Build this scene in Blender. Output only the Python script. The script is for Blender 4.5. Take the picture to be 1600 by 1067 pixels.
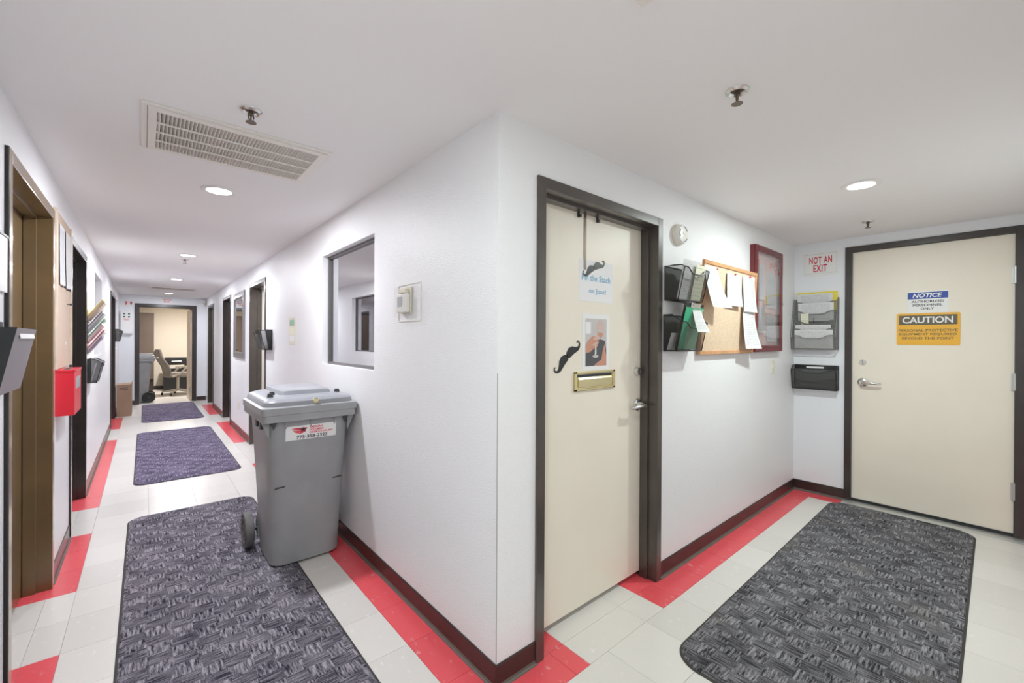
import bpy, bmesh, math, random
from math import sin, cos, pi, radians
from mathutils import Vector, Matrix

random.seed(7)
S = bpy.context.scene
C = S.collection
for o in list(bpy.data.objects):
    bpy.data.objects.remove(o, do_unlink=True)

# ------------------------------------------------------------------ camera
cam_d = bpy.data.cameras.new('camera')
cam_d.sensor_fit = 'HORIZONTAL'
cam_d.sensor_width = 36.0
cam_d.lens = 36.0 * 667.557 / 1600.0
cam_d.clip_start = 0.02
cam = bpy.data.objects.new('camera', cam_d)
C.objects.link(cam)
YAW, PITCH, ROLL = 0.7109, -0.00217, 0.00531
fw = Vector((sin(YAW) * cos(PITCH), cos(YAW) * cos(PITCH), sin(PITCH)))
r0 = Vector((cos(YAW), -sin(YAW), 0))
u0 = r0.cross(fw)
rr = r0 * cos(ROLL) + u0 * sin(ROLL)
uu = u0 * cos(ROLL) - r0 * sin(ROLL)
M = Matrix((rr, uu, -fw)).transposed().to_4x4()
M.translation = Vector((-1.0595, -1.3162, 1.38))
cam.matrix_world = M
S.camera = cam

# ------------------------------------------------------------------ world, exposure
w = bpy.data.worlds.new('world')
S.world = w
w.use_nodes = True
w.node_tree.nodes['Background'].inputs[0].default_value = (0.5, 0.5, 0.55, 1)
w.node_tree.nodes['Background'].inputs[1].default_value = 0.2
S.view_settings.view_transform = 'Standard'
S.view_settings.look = 'None'
S.view_settings.gamma = 1.0
S.view_settings.exposure = 0.04
S.view_settings.use_curve_mapping = False
S.cycles.use_denoising = True
S.cycles.max_bounces = 14
S.cycles.diffuse_bounces = 8
S.cycles.glossy_bounces = 5
S.cycles.transparent_max_bounces = 16

# lamp settings (the lamps themselves are built with the ceiling lights)
LAMP_COOL = (0.925, 0.945, 1.0)
LAMP_NEUTRAL = (0.895, 1.0, 0.965)
LAMP_WARM = (1.0, 0.94, 0.87)
P_CORR, P_HALL, P_CROSS, P_ROOM = 26.0, 21.0, 14.5, 72.0

# ------------------------------------------------------------------ dimensions (metres)
H = 2.285          # ceiling height
XE = 3.587         # end wall of the short hall
XL = -1.45         # left corridor wall
YN = 10.5          # end wall of the corridor
YB = -1.56         # wall behind the camera
T = 0.3075         # floor tile

# ------------------------------------------------------------------ materials
def mat(name, col, rough=0.5, metal=0.0, spec=0.5, noise=None, bump=None, emit=None, alpha=None, coat=0.0, coatr=0.12):
    """noise=(scale, amount, detail): colour variation; bump=(scale, strength, distance)"""
    m = bpy.data.materials.new(name)
    m.use_nodes = True
    nt = m.node_tree
    b = nt.nodes['Principled BSDF']
    b.inputs['Base Color'].default_value = (*col, 1)
    b.inputs['Roughness'].default_value = rough
    b.inputs['Metallic'].default_value = metal
    b.inputs['Specular IOR Level'].default_value = spec
    b.inputs['Coat Weight'].default_value = coat
    b.inputs['Coat Roughness'].default_value = coatr
    tc = nt.nodes.new('ShaderNodeTexCoord')
    if noise:
        n = nt.nodes.new('ShaderNodeTexNoise')
        n.inputs['Scale'].default_value = noise[0]
        n.inputs['Detail'].default_value = noise[2] if len(noise) > 2 else 4
        nt.links.new(tc.outputs['Object'], n.inputs['Vector'])
        mr = nt.nodes.new('ShaderNodeMapRange')
        mr.inputs[1].default_value = 0.3
        mr.inputs[2].default_value = 0.7
        mr.inputs[3].default_value = 1 - noise[1]
        mr.inputs[4].default_value = 1 + noise[1]
        nt.links.new(n.outputs[0], mr.inputs[0])
        mx = nt.nodes.new('ShaderNodeVectorMath')
        mx.operation = 'SCALE'
        mx.inputs[0].default_value = col
        nt.links.new(mr.outputs[0], mx.inputs['Scale'])
        nt.links.new(mx.outputs[0], b.inputs['Base Color'])
    if bump:
        n = nt.nodes.new('ShaderNodeTexNoise')
        n.inputs['Scale'].default_value = bump[0]
        n.inputs['Detail'].default_value = 3
        nt.links.new(tc.outputs['Object'], n.inputs['Vector'])
        bp = nt.nodes.new('ShaderNodeBump')
        bp.inputs['Strength'].default_value = bump[1]
        bp.inputs['Distance'].default_value = bump[2]
        nt.links.new(n.outputs[0], bp.inputs['Height'])
        nt.links.new(bp.outputs[0], b.inputs['Normal'])
    if emit:
        b.inputs['Emission Color'].default_value = (*emit[0], 1)
        b.inputs['Emission Strength'].default_value = emit[1]
    if alpha is not None:
        b.inputs['Alpha'].default_value = alpha
    return m

def glass_mat(name, tint, refl, rough=0.0, span=0.4):
    """a thin pane: mirror reflection mixed over clear see-through"""
    m = bpy.data.materials.new(name)
    m.use_nodes = True
    nt = m.node_tree
    nt.nodes.remove(nt.nodes['Principled BSDF'])
    g = nt.nodes.new('ShaderNodeBsdfGlossy')
    g.inputs['Roughness'].default_value = rough
    g.inputs['Color'].default_value = (0.95, 0.95, 0.97, 1)
    t = nt.nodes.new('ShaderNodeBsdfTransparent')
    t.inputs['Color'].default_value = (*tint, 1)
    mx = nt.nodes.new('ShaderNodeMixShader')
    fr = nt.nodes.new('ShaderNodeLayerWeight')
    fr.inputs['Blend'].default_value = 0.3
    mr = nt.nodes.new('ShaderNodeMapRange')
    mr.inputs[3].default_value = refl
    mr.inputs[4].default_value = min(1.0, refl + span)
    nt.links.new(fr.outputs['Fresnel'], mr.inputs[0])
    nt.links.new(mr.outputs[0], mx.inputs[0])
    nt.links.new(t.outputs[0], mx.inputs[1])
    nt.links.new(g.outputs[0], mx.inputs[2])
    nt.links.new(mx.outputs[0], nt.nodes['Material Output'].inputs[0])
    return m

def mesh_mat(name, col, cover):
    """woven wire mesh too fine to resolve: partly open"""
    m = bpy.data.materials.new(name)
    m.use_nodes = True
    nt = m.node_tree
    b = nt.nodes['Principled BSDF']
    b.inputs['Base Color'].default_value = (*col, 1)
    b.inputs['Roughness'].default_value = 0.45
    t = nt.nodes.new('ShaderNodeBsdfTransparent')
    mx = nt.nodes.new('ShaderNodeMixShader')
    mx.inputs[0].default_value = cover
    nt.links.new(t.outputs[0], mx.inputs[1])
    nt.links.new(b.outputs[0], mx.inputs[2])
    nt.links.new(mx.outputs[0], nt.nodes['Material Output'].inputs[0])
    return m

def paper_mat(name, col, ink=(0.25, 0.25, 0.28), rows=26, amount=0.55, dens=0.5):
    """sheet with rows of small print; works on the UV of the sheet"""
    m = bpy.data.materials.new(name)
    m.use_nodes = True
    nt = m.node_tree
    N, L = nt.nodes, nt.links
    b = N['Principled BSDF']
    b.inputs['Roughness'].default_value = 0.7
    uv = N.new('ShaderNodeTexCoord')
    sep = N.new('ShaderNodeSeparateXYZ')
    L.new(uv.outputs['UV'], sep.inputs[0])
    def mth(op, a, bb=None):
        n = N.new('ShaderNodeMath'); n.operation = op
        for i, v in enumerate((a, bb)):
            if v is None: continue
            if isinstance(v, (int, float)): n.inputs[i].default_value = v
            else: L.new(v, n.inputs[i])
        return n.outputs[0]
    v = mth('MULTIPLY', sep.outputs[1], rows)
    row = mth('FLOOR', v)
    inrow = mth('LESS_THAN', mth('FRACT', v), 0.45)
    comb = N.new('ShaderNodeCombineXYZ')
    L.new(mth('MULTIPLY', sep.outputs[0], 34), comb.inputs[0])
    L.new(mth('MULTIPLY', row, 7.3), comb.inputs[1])
    nz = N.new('ShaderNodeTexNoise'); nz.inputs['Scale'].default_value = 1.0; nz.inputs['Detail'].default_value = 1
    L.new(comb.outputs[0], nz.inputs['Vector'])
    on = mth('GREATER_THAN', nz.outputs[0], dens)
    a = mth('MULTIPLY', inrow, on)
    mu = mth('MULTIPLY', mth('GREATER_THAN', sep.outputs[0], 0.1), mth('LESS_THAN', sep.outputs[0], 0.9))
    mv = mth('MULTIPLY', mth('GREATER_THAN', sep.outputs[1], 0.08), mth('LESS_THAN', sep.outputs[1], 0.93))
    a = mth('MULTIPLY', mth('MULTIPLY', a, mu), mth('MULTIPLY', mv, amount))
    mx = N.new('ShaderNodeMix'); mx.data_type = 'RGBA'
    L.new(a, mx.inputs[0])
    mx.inputs[6].default_value = (*col, 1)
    mx.inputs[7].default_value = (*ink, 1)
    L.new(mx.outputs[2], b.inputs['Base Color'])
    return m

def carpet_mat(name, dark, light, block=0.085, warm=0.0):
    m = bpy.data.materials.new(name)
    m.use_nodes = True
    nt = m.node_tree
    N, L = nt.nodes, nt.links
    b = N['Principled BSDF']
    b.inputs['Roughness'].default_value = 0.95
    b.inputs['Specular IOR Level'].default_value = 0.1
    tc = N.new('ShaderNodeTexCoord')
    ck = N.new('ShaderNodeTexChecker'); ck.inputs['Scale'].default_value = 1.0 / block
    # the blocks of the weave wander a little
    wn = N.new('ShaderNodeTexNoise'); wn.inputs['Scale'].default_value = 9; wn.inputs['Detail'].default_value = 2
    L.new(tc.outputs['Object'], wn.inputs['Vector'])
    ws = N.new('ShaderNodeVectorMath'); ws.operation = 'MULTIPLY_ADD'; ws.inputs[1].default_value = (0.07, 0.05, 0.0); L.new(wn.outputs['Color'], ws.inputs[0]); L.new(tc.outputs['Object'], ws.inputs[2])
    ofs = N.new('ShaderNodeMapping'); ofs.inputs['Location'].default_value = (0.013, 0.021, 0.5 * block); ofs.inputs['Scale'].default_value = (1.0, 1.15, 0.0)
    L.new(ws.outputs[0], ofs.inputs['Vector'])
    L.new(ofs.outputs[0], ck.inputs['Vector'])
    ck.inputs['Color1'].default_value = (1, 1, 1, 1); ck.inputs['Color2'].default_value = (0, 0, 0, 1)
    outs = []
    for sc in ((16, 430, 1), (190, 24, 1)):
        mp = N.new('ShaderNodeMapping'); mp.inputs['Scale'].default_value = sc
        L.new(tc.outputs['Object'], mp.inputs['Vector'])
        n = N.new('ShaderNodeTexNoise'); n.inputs['Scale'].default_value = 0.55; n.inputs['Detail'].default_value = 2.5; n.inputs['Roughness'].default_value = 0.7
        L.new(mp.outputs[0], n.inputs['Vector'])
        outs.append(n.outputs[0])
    mx = N.new('ShaderNodeMix'); L.new(ck.outputs['Fac'], mx.inputs[0]); L.new(outs[0], mx.inputs[2]); L.new(outs[1], mx.inputs[3])
    # one set of blocks is a little lighter than the other
    ad = N.new('ShaderNodeMath'); ad.operation = 'MULTIPLY_ADD'; L.new(ck.outputs['Fac'], ad.inputs[0]); ad.inputs[1].default_value = 0.045; L.new(mx.outputs[0], ad.inputs[2])
    sp = N.new('ShaderNodeTexNoise'); sp.inputs['Scale'].default_value = 330; sp.inputs['Detail'].default_value = 1
    L.new(tc.outputs['Object'], sp.inputs['Vector'])
    ad2 = N.new('ShaderNodeMath'); ad2.operation = 'MULTIPLY_ADD'; L.new(sp.outputs[0], ad2.inputs[0]); ad2.inputs[1].default_value = 0.34; L.new(ad.outputs[0], ad2.inputs[2])
    bg = N.new('ShaderNodeTexNoise'); bg.inputs['Scale'].default_value = 5.5; bg.inputs['Detail'].default_value = 3
    L.new(tc.outputs['Object'], bg.inputs['Vector'])
    ad3 = N.new('ShaderNodeMath'); ad3.operation = 'MULTIPLY_ADD'; L.new(bg.outputs[0], ad3.inputs[0]); ad3.inputs[1].default_value = 0.22; L.new(ad2.outputs[0], ad3.inputs[2])
    ad2 = ad3
    mr = N.new('ShaderNodeMapRange'); mr.inputs[1].default_value = 0.70; mr.inputs[2].default_value = 1.0
    L.new(ad2.outputs[0], mr.inputs[0])
    cr = N.new('ShaderNodeMix'); cr.data_type = 'RGBA'
    L.new(mr.outputs[0], cr.inputs[0]); cr.inputs[6].default_value = (*dark, 1); cr.inputs[7].default_value = (*light, 1)
    # worn brownish stains
    st = N.new('ShaderNodeTexNoise'); st.inputs['Scale'].default_value = 3.2; st.inputs['Detail'].default_value = 5
    L.new(tc.outputs['Object'], st.inputs['Vector'])
    sm = N.new('ShaderNodeMapRange'); sm.inputs[1].default_value = 0.56; sm.inputs[2].default_value = 0.75; sm.inputs[3].default_value = 0; sm.inputs[4].default_value = warm
    L.new(st.outputs[0], sm.inputs[0])
    c2 = N.new('ShaderNodeMix'); c2.data_type = 'RGBA'
    L.new(sm.outputs[0], c2.inputs[0]); L.new(cr.outputs[2], c2.inputs[6]); c2.inputs[7].default_value = (0.20, 0.17, 0.14, 1)
    L.new(c2.outputs[2], b.inputs['Base Color'])
    bp = N.new('ShaderNodeBump'); bp.inputs['Strength'].default_value = 0.6; bp.inputs['Distance'].default_value = 0.003
    L.new(ad2.outputs[0], bp.inputs['Height']); L.new(bp.outputs[0], b.inputs['Normal'])
    return m

def tile_mat(name, col, fleck, rough=0.28):
    m = bpy.data.materials.new(name)
    m.use_nodes = True
    nt = m.node_tree
    N, L = nt.nodes, nt.links
    b = N['Principled BSDF']
    b.inputs['Roughness'].default_value = rough
    b.inputs['Specular IOR Level'].default_value = 0.45
    ge = N.new('ShaderNodeNewGeometry')
    n1 = N.new('ShaderNodeTexNoise'); n1.inputs['Scale'].default_value = 38; n1.inputs['Detail'].default_value = 5
    mp = N.new('ShaderNodeMapping'); mp.inputs['Scale'].default_value = (1, 0.55, 1); mp.inputs['Rotation'].default_value = (0, 0, 0.5)
    L.new(ge.outputs['Position'], mp.inputs['Vector']); L.new(mp.outputs[0], n1.inputs['Vector'])
    mr = N.new('ShaderNodeMapRange'); mr.inputs[1].default_value = 0.62; mr.inputs[2].default_value = 0.74
    L.new(n1.outputs[0], mr.inputs[0])
    oi = N.new('ShaderNodeObjectInfo')
    va = N.new('ShaderNodeMapRange'); va.inputs[3].default_value = 0.95; va.inputs[4].default_value = 1.04
    L.new(oi.outputs['Random'], va.inputs[0])
    sc = N.new('ShaderNodeVectorMath'); sc.operation = 'SCALE'; sc.inputs[0].default_value = col
    L.new(va.outputs[0], sc.inputs['Scale'])
    mx = N.new('ShaderNodeMix'); mx.data_type = 'RGBA'
    L.new(mr.outputs[0], mx.inputs[0]); L.new(sc.outputs[0], mx.inputs[6]); mx.inputs[7].default_value = (*fleck, 1)
    L.new(mx.outputs[2], b.inputs['Base Color'])
    return m

MT = {}
MT['wall'] = mat('wall_paint', (0.83, 0.83, 0.845), 0.36, spec=0.25, bump=(150, 0.5, 0.004))
MT['endwall'] = mat('wall_paint_bluish', (0.84, 0.865, 0.90), 0.4, spec=0.35, bump=(190, 0.2, 0.004))
MT['ceil'] = mat('ceiling_paint', (0.87, 0.865, 0.865), 0.6, spec=0.3, bump=(120, 0.1, 0.003))
MT['roomwall'] = mat('cream_wall_paint', (0.80, 0.74, 0.64), 0.6)
MT['slab'] = mat('floor_slab', (0.36, 0.35, 0.33), 0.6)
MT['tilew'] = tile_mat('white_vinyl_tile', (0.735, 0.705, 0.67), (0.82, 0.80, 0.77))
MT['tiler'] = tile_mat('red_vinyl_tile', (0.82, 0.10, 0.12), (0.82, 0.30, 0.30))
MT['base'] = mat('rubber_base', (0.045, 0.030, 0.027), 0.28, noise=(6, 0.2))
MT['toe'] = mat('base_toe', (0.12, 0.11, 0.095), 0.5)
MT['bronze'] = mat('dark_bronze_paint', (0.060, 0.049, 0.042), 0.32, coat=0.6, coatr=0.15, noise=(5, 0.2))
MT['espresso'] = mat('espresso_paint', (0.030, 0.022, 0.020), 0.35, coat=0.6, coatr=0.15, noise=(5, 0.2))
MT['gold'] = mat('door_brown_gold', (0.165, 0.105, 0.045), 0.35, coat=0.6, coatr=0.15, noise=(4, 0.15))  # lighter and more golden than the other door frames
MT['cream'] = mat('cream_door_paint', (0.86, 0.80, 0.69), 0.42, noise=(3, 0.02))
MT['browndoor'] = mat('brown_door', (0.11, 0.085, 0.07), 0.45, noise=(3, 0.1))
MT['steel'] = mat('satin_chrome', (0.72, 0.72, 0.70), 0.22, metal=1.0)
MT['brass'] = mat('polished_brass', (0.80, 0.70, 0.42), 0.2, metal=1.0)
MT['alum'] = mat('aluminium', (0.62, 0.63, 0.62), 0.4, metal=0.8)
MT['black'] = mat('black_plastic', (0.016, 0.016, 0.018), 0.35)
MT['dark'] = mat('dark_grey_plastic', (0.045, 0.045, 0.05), 0.4)
MT['blackwire'] = mat('black_wire', (0.02, 0.02, 0.02), 0.4)
MT['mesh'] = mesh_mat('black_wire_mesh', (0.03, 0.03, 0.03), 0.62)
MT['meshlight'] = mesh_mat('black_wire_mesh_open', (0.05, 0.05, 0.045), 0.42)
MT['meshgrey'] = mesh_mat('grey_wire_mesh', (0.27, 0.27, 0.26), 0.38)
MT['wiregrey'] = mat('grey_wire', (0.20, 0.20, 0.185), 0.4, metal=0.4)
MT['paper'] = paper_mat('printed_paper', (0.70, 0.70, 0.70))
MT['paper2'] = paper_mat('printed_form', (0.69, 0.70, 0.71), rows=34, amount=0.55, dens=0.45)
MT['plainpaper'] = mat('plain_paper', (0.85, 0.85, 0.86), 0.7)
MT['yellowpaper'] = mat('yellow_paper', (0.86, 0.72, 0.10), 0.7)
MT['paleyellow'] = paper_mat('pale_yellow_paper', (0.80, 0.80, 0.62), rows=9, amount=0.6, dens=0.55)
MT['pinkpaper'] = mat('pink_paper', (0.85, 0.62, 0.60), 0.7)
MT['redpaper'] = mat('red_paper', (0.72, 0.16, 0.18), 0.7)
MT['purplepaper'] = mat('mauve_paper', (0.36, 0.27, 0.36), 0.7)
MT['greenfile'] = mat('green_folder', (0.05, 0.42, 0.22), 0.5)
MT['palegreen'] = mat('pale_green_folder', (0.28, 0.48, 0.34), 0.6)
MT['cork'] = mat('cork', (0.68, 0.52, 0.37), 0.85, noise=(140, 0.18, 6))
MT['corkpale'] = mat('pale_cork', (0.60, 0.47, 0.37), 0.85, noise=(140, 0.12, 6))
MT['wood'] = mat('light_wood', (0.62, 0.33, 0.16), 0.45, noise=(14, 0.15))
MT['palewood'] = mat('pale_wood', (0.66, 0.54, 0.42), 0.5, noise=(14, 0.1))
MT['maroon'] = mat('maroon_enamel', (0.15, 0.018, 0.022), 0.22, noise=(8, 0.15))
MT['glass'] = glass_mat('clear_glass', (0.98, 0.98, 0.98), 0.09, 0.0, 0.3)
MT['winglass'] = glass_mat('window_glass', (0.80, 0.82, 0.90), 0.66)
MT['winframe'] = mat('grey_window_frame', (0.13, 0.12, 0.12), 0.4)
MT['mirror'] = glass_mat('mirror_glass', (0.6, 0.6, 0.62), 0.9)
MT['clearplastic'] = glass_mat('clear_plastic', (0.985, 0.98, 0.975), 0.03, 0.10, 0.12)
MT['whitepl'] = mat('white_plastic', (0.80, 0.79, 0.75), 0.35)
MT['ivory'] = mat('ivory_plastic', (0.76, 0.72, 0.60), 0.4)
MT['lcd'] = mat('grey_display', (0.50, 0.52, 0.56), 0.2)
MT['ventpaint'] = mat('vent_enamel', (0.82, 0.79, 0.74), 0.4)
MT['ventdark'] = mat('vent_duct', (0.16, 0.13, 0.11), 0.8)
MT['binpl'] = mat('grey_bin_plastic', (0.335, 0.342, 0.352), 0.42, noise=(5, 0.08), bump=(300, 0.08, 0.001))
MT['binlid'] = mat('grey_lid_plastic', (0.30, 0.31, 0.335), 0.36, noise=(5, 0.06))
MT['rubber'] = mat('grey_rubber', (0.15, 0.145, 0.145), 0.7, noise=(20, 0.15))
MT['blackrubber'] = mat('black_rubber', (0.02, 0.02, 0.02), 0.55)
MT['matblack'] = mat('mat_rubber_edge', (0.05, 0.048, 0.045), 0.75)
MT['carpet'] = carpet_mat('mat_pile_grey', (0.024, 0.023, 0.029), (0.36, 0.35, 0.37), warm=0.35)
MT['carpetl'] = carpet_mat('mat_pile_slate', (0.026, 0.023, 0.040), (0.42, 0.39, 0.44), warm=0.15)
MT['carpetp'] = carpet_mat('mat_pile_violet', (0.035, 0.026, 0.060), (0.36, 0.32, 0.44), block=0.11)
MT['signwhite'] = mat('sign_white', (0.84, 0.84, 0.83), 0.35)
MT['signred'] = mat('sign_red', (0.62, 0.03, 0.06), 0.45)
MT['logored'] = mat('logo_red', (0.72, 0.06, 0.09), 0.45)
MT['signblue'] = mat('sign_blue', (0.015, 0.06, 0.36), 0.4)
MT['signorange'] = mat('sign_orange', (0.86, 0.46, 0.045), 0.3)
MT['signgrey'] = mat('sign_dark', (0.13, 0.11, 0.07), 0.4)
MT['ink'] = mat('dark_ink', (0.03, 0.03, 0.045), 0.5)
MT['blueink'] = mat('blue_ink', (0.16, 0.40, 0.60), 0.5)
MT['greenink'] = mat('green_ink', (0.02, 0.12, 0.10), 0.5)
MT['redbox'] = mat('red_enamel', (0.72, 0.025, 0.045), 0.3)
MT['silverpl'] = mat('silver_plastic', (0.24, 0.22, 0.245), 0.35)
MT['charcoal'] = mat('charcoal_plastic', (0.018, 0.019, 0.021), 0.45)
MT['cardboard'] = mat('cardboard', (0.36, 0.24, 0.165), 0.8, noise=(9, 0.06))
MT['mirrorframe'] = mat('pewter_frame', (0.30, 0.28, 0.29), 0.3, metal=0.6)
MT['blind'] = mat('blind_slat', (0.50, 0.51, 0.57), 0.5)
MT['chairfab'] = mat('grey_leather', (0.20, 0.18, 0.16), 0.45, noise=(8, 0.12))
MT['chairpl'] = mat('beige_plastic', (0.55, 0.50, 0.42), 0.4)
MT['panel'] = mat('brown_laminate', (0.13, 0.10, 0.085), 0.5, noise=(3, 0.1))
MT['skin'] = mat('print_skin', (0.60, 0.30, 0.21), 0.6)
MT['skinlight'] = mat('print_light_skin', (0.66, 0.47, 0.42), 0.6)
MT['printgrey'] = mat('print_grey', (0.58, 0.55, 0.54), 0.6)
MT['printdark'] = mat('print_dark', (0.09, 0.09, 0.10), 0.6)
MT['lens'] = mat('lamp_lens', (0.9, 0.9, 0.9), 0.5, emit=((1.0, 0.98, 0.97), 14))
MT['trim'] = mat('lamp_trim', (0.82, 0.81, 0.80), 0.4)
MT['bracket'] = mat('brushed_brown', (0.16, 0.12, 0.09), 0.35, metal=0.5)

# ------------------------------------------------------------------ mesh helpers
class MB:
    def __init__(self):
        self.v, self.f, self.uv = [], [], None
    def box(self, x0, x1, y0, y1, z0, z1):
        n = len(self.v)
        self.v += [(x0, y0, z0), (x1, y0, z0), (x1, y1, z0), (x0, y1, z0), (x0, y0, z1), (x1, y0, z1), (x1, y1, z1), (x0, y1, z1)]
        self.f += [tuple(n + i for i in q) for q in ((0, 3, 2, 1), (4, 5, 6, 7), (0, 1, 5, 4), (1, 2, 6, 5), (2, 3, 7, 6), (3, 0, 4, 7))]
        return self
    def prism(self, poly, axis, a, b):
        """poly: 2-D points (counter-clockwise), extruded along axis from a to b. axis 'y': poly in x,z; 'z': x,y; 'x': y,z"""
        n, k = len(self.v), len(poly)
        def P(p, t):
            return {'y': (p[0], t, p[1]), 'z': (p[0], p[1], t), 'x': (t, p[0], p[1])}[axis]
        self.v += [P(p, a) for p in poly] + [P(p, b) for p in poly]
        self.f.append(tuple(n + i for i in range(k)))
        self.f.append(tuple(n + k + i for i in reversed(range(k))))
        for i in range(k):
            j = (i + 1) % k
            self.f.append((n + i, n + k + i, n + k + j, n + j))
        return self
    def loft(self, rings, cap=True):
        n, k = len(self.v), len(rings[0])
        for r in rings:
            self.v += list(r)
        for a in range(len(rings) - 1):
            for i in range(k):
                j = (i + 1) % k
                self.f.append((n + a * k + i, n + a * k + j, n + (a + 1) * k + j, n + (a + 1) * k + i))
        if cap:
            self.f.append(tuple(n + i for i in reversed(range(k))))
            self.f.append(tuple(n + (len(rings) - 1) * k + i for i in range(k)))
        return self
    def tube(self, pts, r, n=8, closed=False):
        pts = [Vector(p) for p in pts]
        rings, m = [], len(pts)
        rad = r if isinstance(r, (list, tuple)) else [r] * m
        up = Vector((0, 0, 1))
        for i, p in enumerate(pts):
            if closed:
                d = pts[(i + 1) % m] - pts[i - 1]
            else:
                d = pts[min(i + 1, m - 1)] - pts[max(i - 1, 0)]
            d.normalize()
            a = up if abs(d.z) < 0.9 else Vector((1, 0, 0))
            s = d.cross(a).normalized(); t = s.cross(d).normalized()
            rings.append([tuple(p + (s * cos(2 * pi * q / n) + t * sin(2 * pi * q / n)) * rad[i]) for q in range(n)])
        if closed:
            rings.append(rings[0])
        return self.loft(rings, cap=not closed)
    def cyl(self, p0, p1, r, n=16, r1=None):
        return self.tube([p0, p1], [r, r if r1 is None else r1], n)
    def lathe(self, prof, n=24, c=(0, 0, 0), axis='z'):
        """prof: (radius, height) pairs along the axis"""
        rings = []
        for (r, h) in prof:
            ring = []
            for q in range(n):
                a = 2 * pi * q / n
                p = (r * cos(a), r * sin(a), h)
                if axis == 'y':
                    p = (r * cos(a), h, r * sin(a))
                elif axis == 'x':
                    p = (h, r * cos(a), r * sin(a))
                ring.append((p[0] + c[0], p[1] + c[1], p[2] + c[2]))
            rings.append(ring)
        return self.loft(rings)
    def sheet(self, fn, nu, nv):
        """fn(u,v)->(x,y,z); carries a UV map"""
        n = len(self.v)
        if self.uv is None: self.uv = {}
        for j in range(nv + 1):
            for i in range(nu + 1):
                u, v = i / nu, j / nv
                self.uv[len(self.v)] = (u, v)
                self.v.append(fn(u, v))
        for j in range(nv):
            for i in range(nu):
                a = n + j * (nu + 1) + i
                self.f.append((a, a + 1, a + nu + 2, a + nu + 1))
        return self
    def mesh(self, name, m, smooth=False, bevel=0, recalc=True):
        me = bpy.data.meshes.new(name)
        me.from_pydata([tuple(p) for p in self.v], [], self.f)
        if self.uv:
            l = me.uv_layers.new(name='UVMap')
            for lp in me.loops:
                l.data[lp.index].uv = self.uv.get(lp.vertex_index, (0, 0))
        bm = bmesh.new(); bm.from_mesh(me)
        if bevel:
            bmesh.ops.bevel(bm, geom=[e for e in bm.edges if len(e.link_faces) == 2 and e.calc_face_angle(0) > 0.6], offset=bevel, segments=2, profile=0.5, affect='EDGES', clamp_overlap=True)
        if recalc:
            bmesh.ops.recalc_face_normals(bm, faces=bm.faces)
        bm.to_mesh(me); bm.free()
        for mm in (m if isinstance(m, (list, tuple)) else [m]):
            me.materials.append(mm)
        if smooth:
            for p in me.polygons: p.use_smooth = True
            try: me.set_sharp_from_angle(angle=radians(38))
            except Exception: pass
        return me
    def build(self, name, m, parent=None, smooth=False, bevel=0, recalc=True):
        if isinstance(m, str): m = MT[m]
        o = bpy.data.objects.new(name, self.mesh(name, m, smooth, bevel, recalc))
        C.objects.link(o)
        if parent is not None: o.parent = parent
        return o

def rrect(x0, x1, y0, y1, r, z, n=5):
    pts = []
    for (cx, cy, a0) in ((x1 - r, y1 - r, 0), (x0 + r, y1 - r, 90), (x0 + r, y0 + r, 180), (x1 - r, y0 + r, 270)):
        for i in range(n + 1):
            a = radians(a0 + 90 * i / n)
            pts.append((cx + r * cos(a), cy + r * sin(a), z))
    return pts

def tag(o, label, cat=None, group=None, kind=None):
    o['label'] = label
    if cat: o['category'] = cat
    if group: o['group'] = group
    if kind: o['kind'] = kind
    return o

def thing(name, label, cat, loc=(0, 0, 0), rz=0.0, group=None, kind=None):
    o = bpy.data.objects.new(name, None)
    o.empty_display_size = 0.05
    C.objects.link(o)
    o.location = loc
    o.rotation_euler = (0, 0, rz)
    return tag(o, label, cat, group, kind)

# walls: local +x runs right as one faces the wall, -y comes out of it
ROT = {'A': 0.0, 'N': 0.0, 'E': -pi / 2, 'B': -pi / 2, 'L': pi / 2, 'S': pi}
def at(wall, s, z, out=0.0):
    return {'A': (s, -out, z), 'N': (s, YN - out, z), 'E': (XE - out, s, z), 'B': (-out, s, z), 'L': (XL + out, s, z)}[wall]
def wthing(name, label, cat, wall, s, z, out=0.0, group=None, kind=None):
    return thing(name, label, cat, at(wall, s, z, out), ROT[wall], group, kind)

def place(o, loc, rz=0.0):
    o.location = loc; o.rotation_euler = (0, 0, rz); return o

def copy_tree(o, parent=None):
    c = o.copy(); C.objects.link(c)
    if parent is not None: c.parent = parent
    for ch in list(o.children):
        copy_tree(ch, c)
    return c

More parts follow.
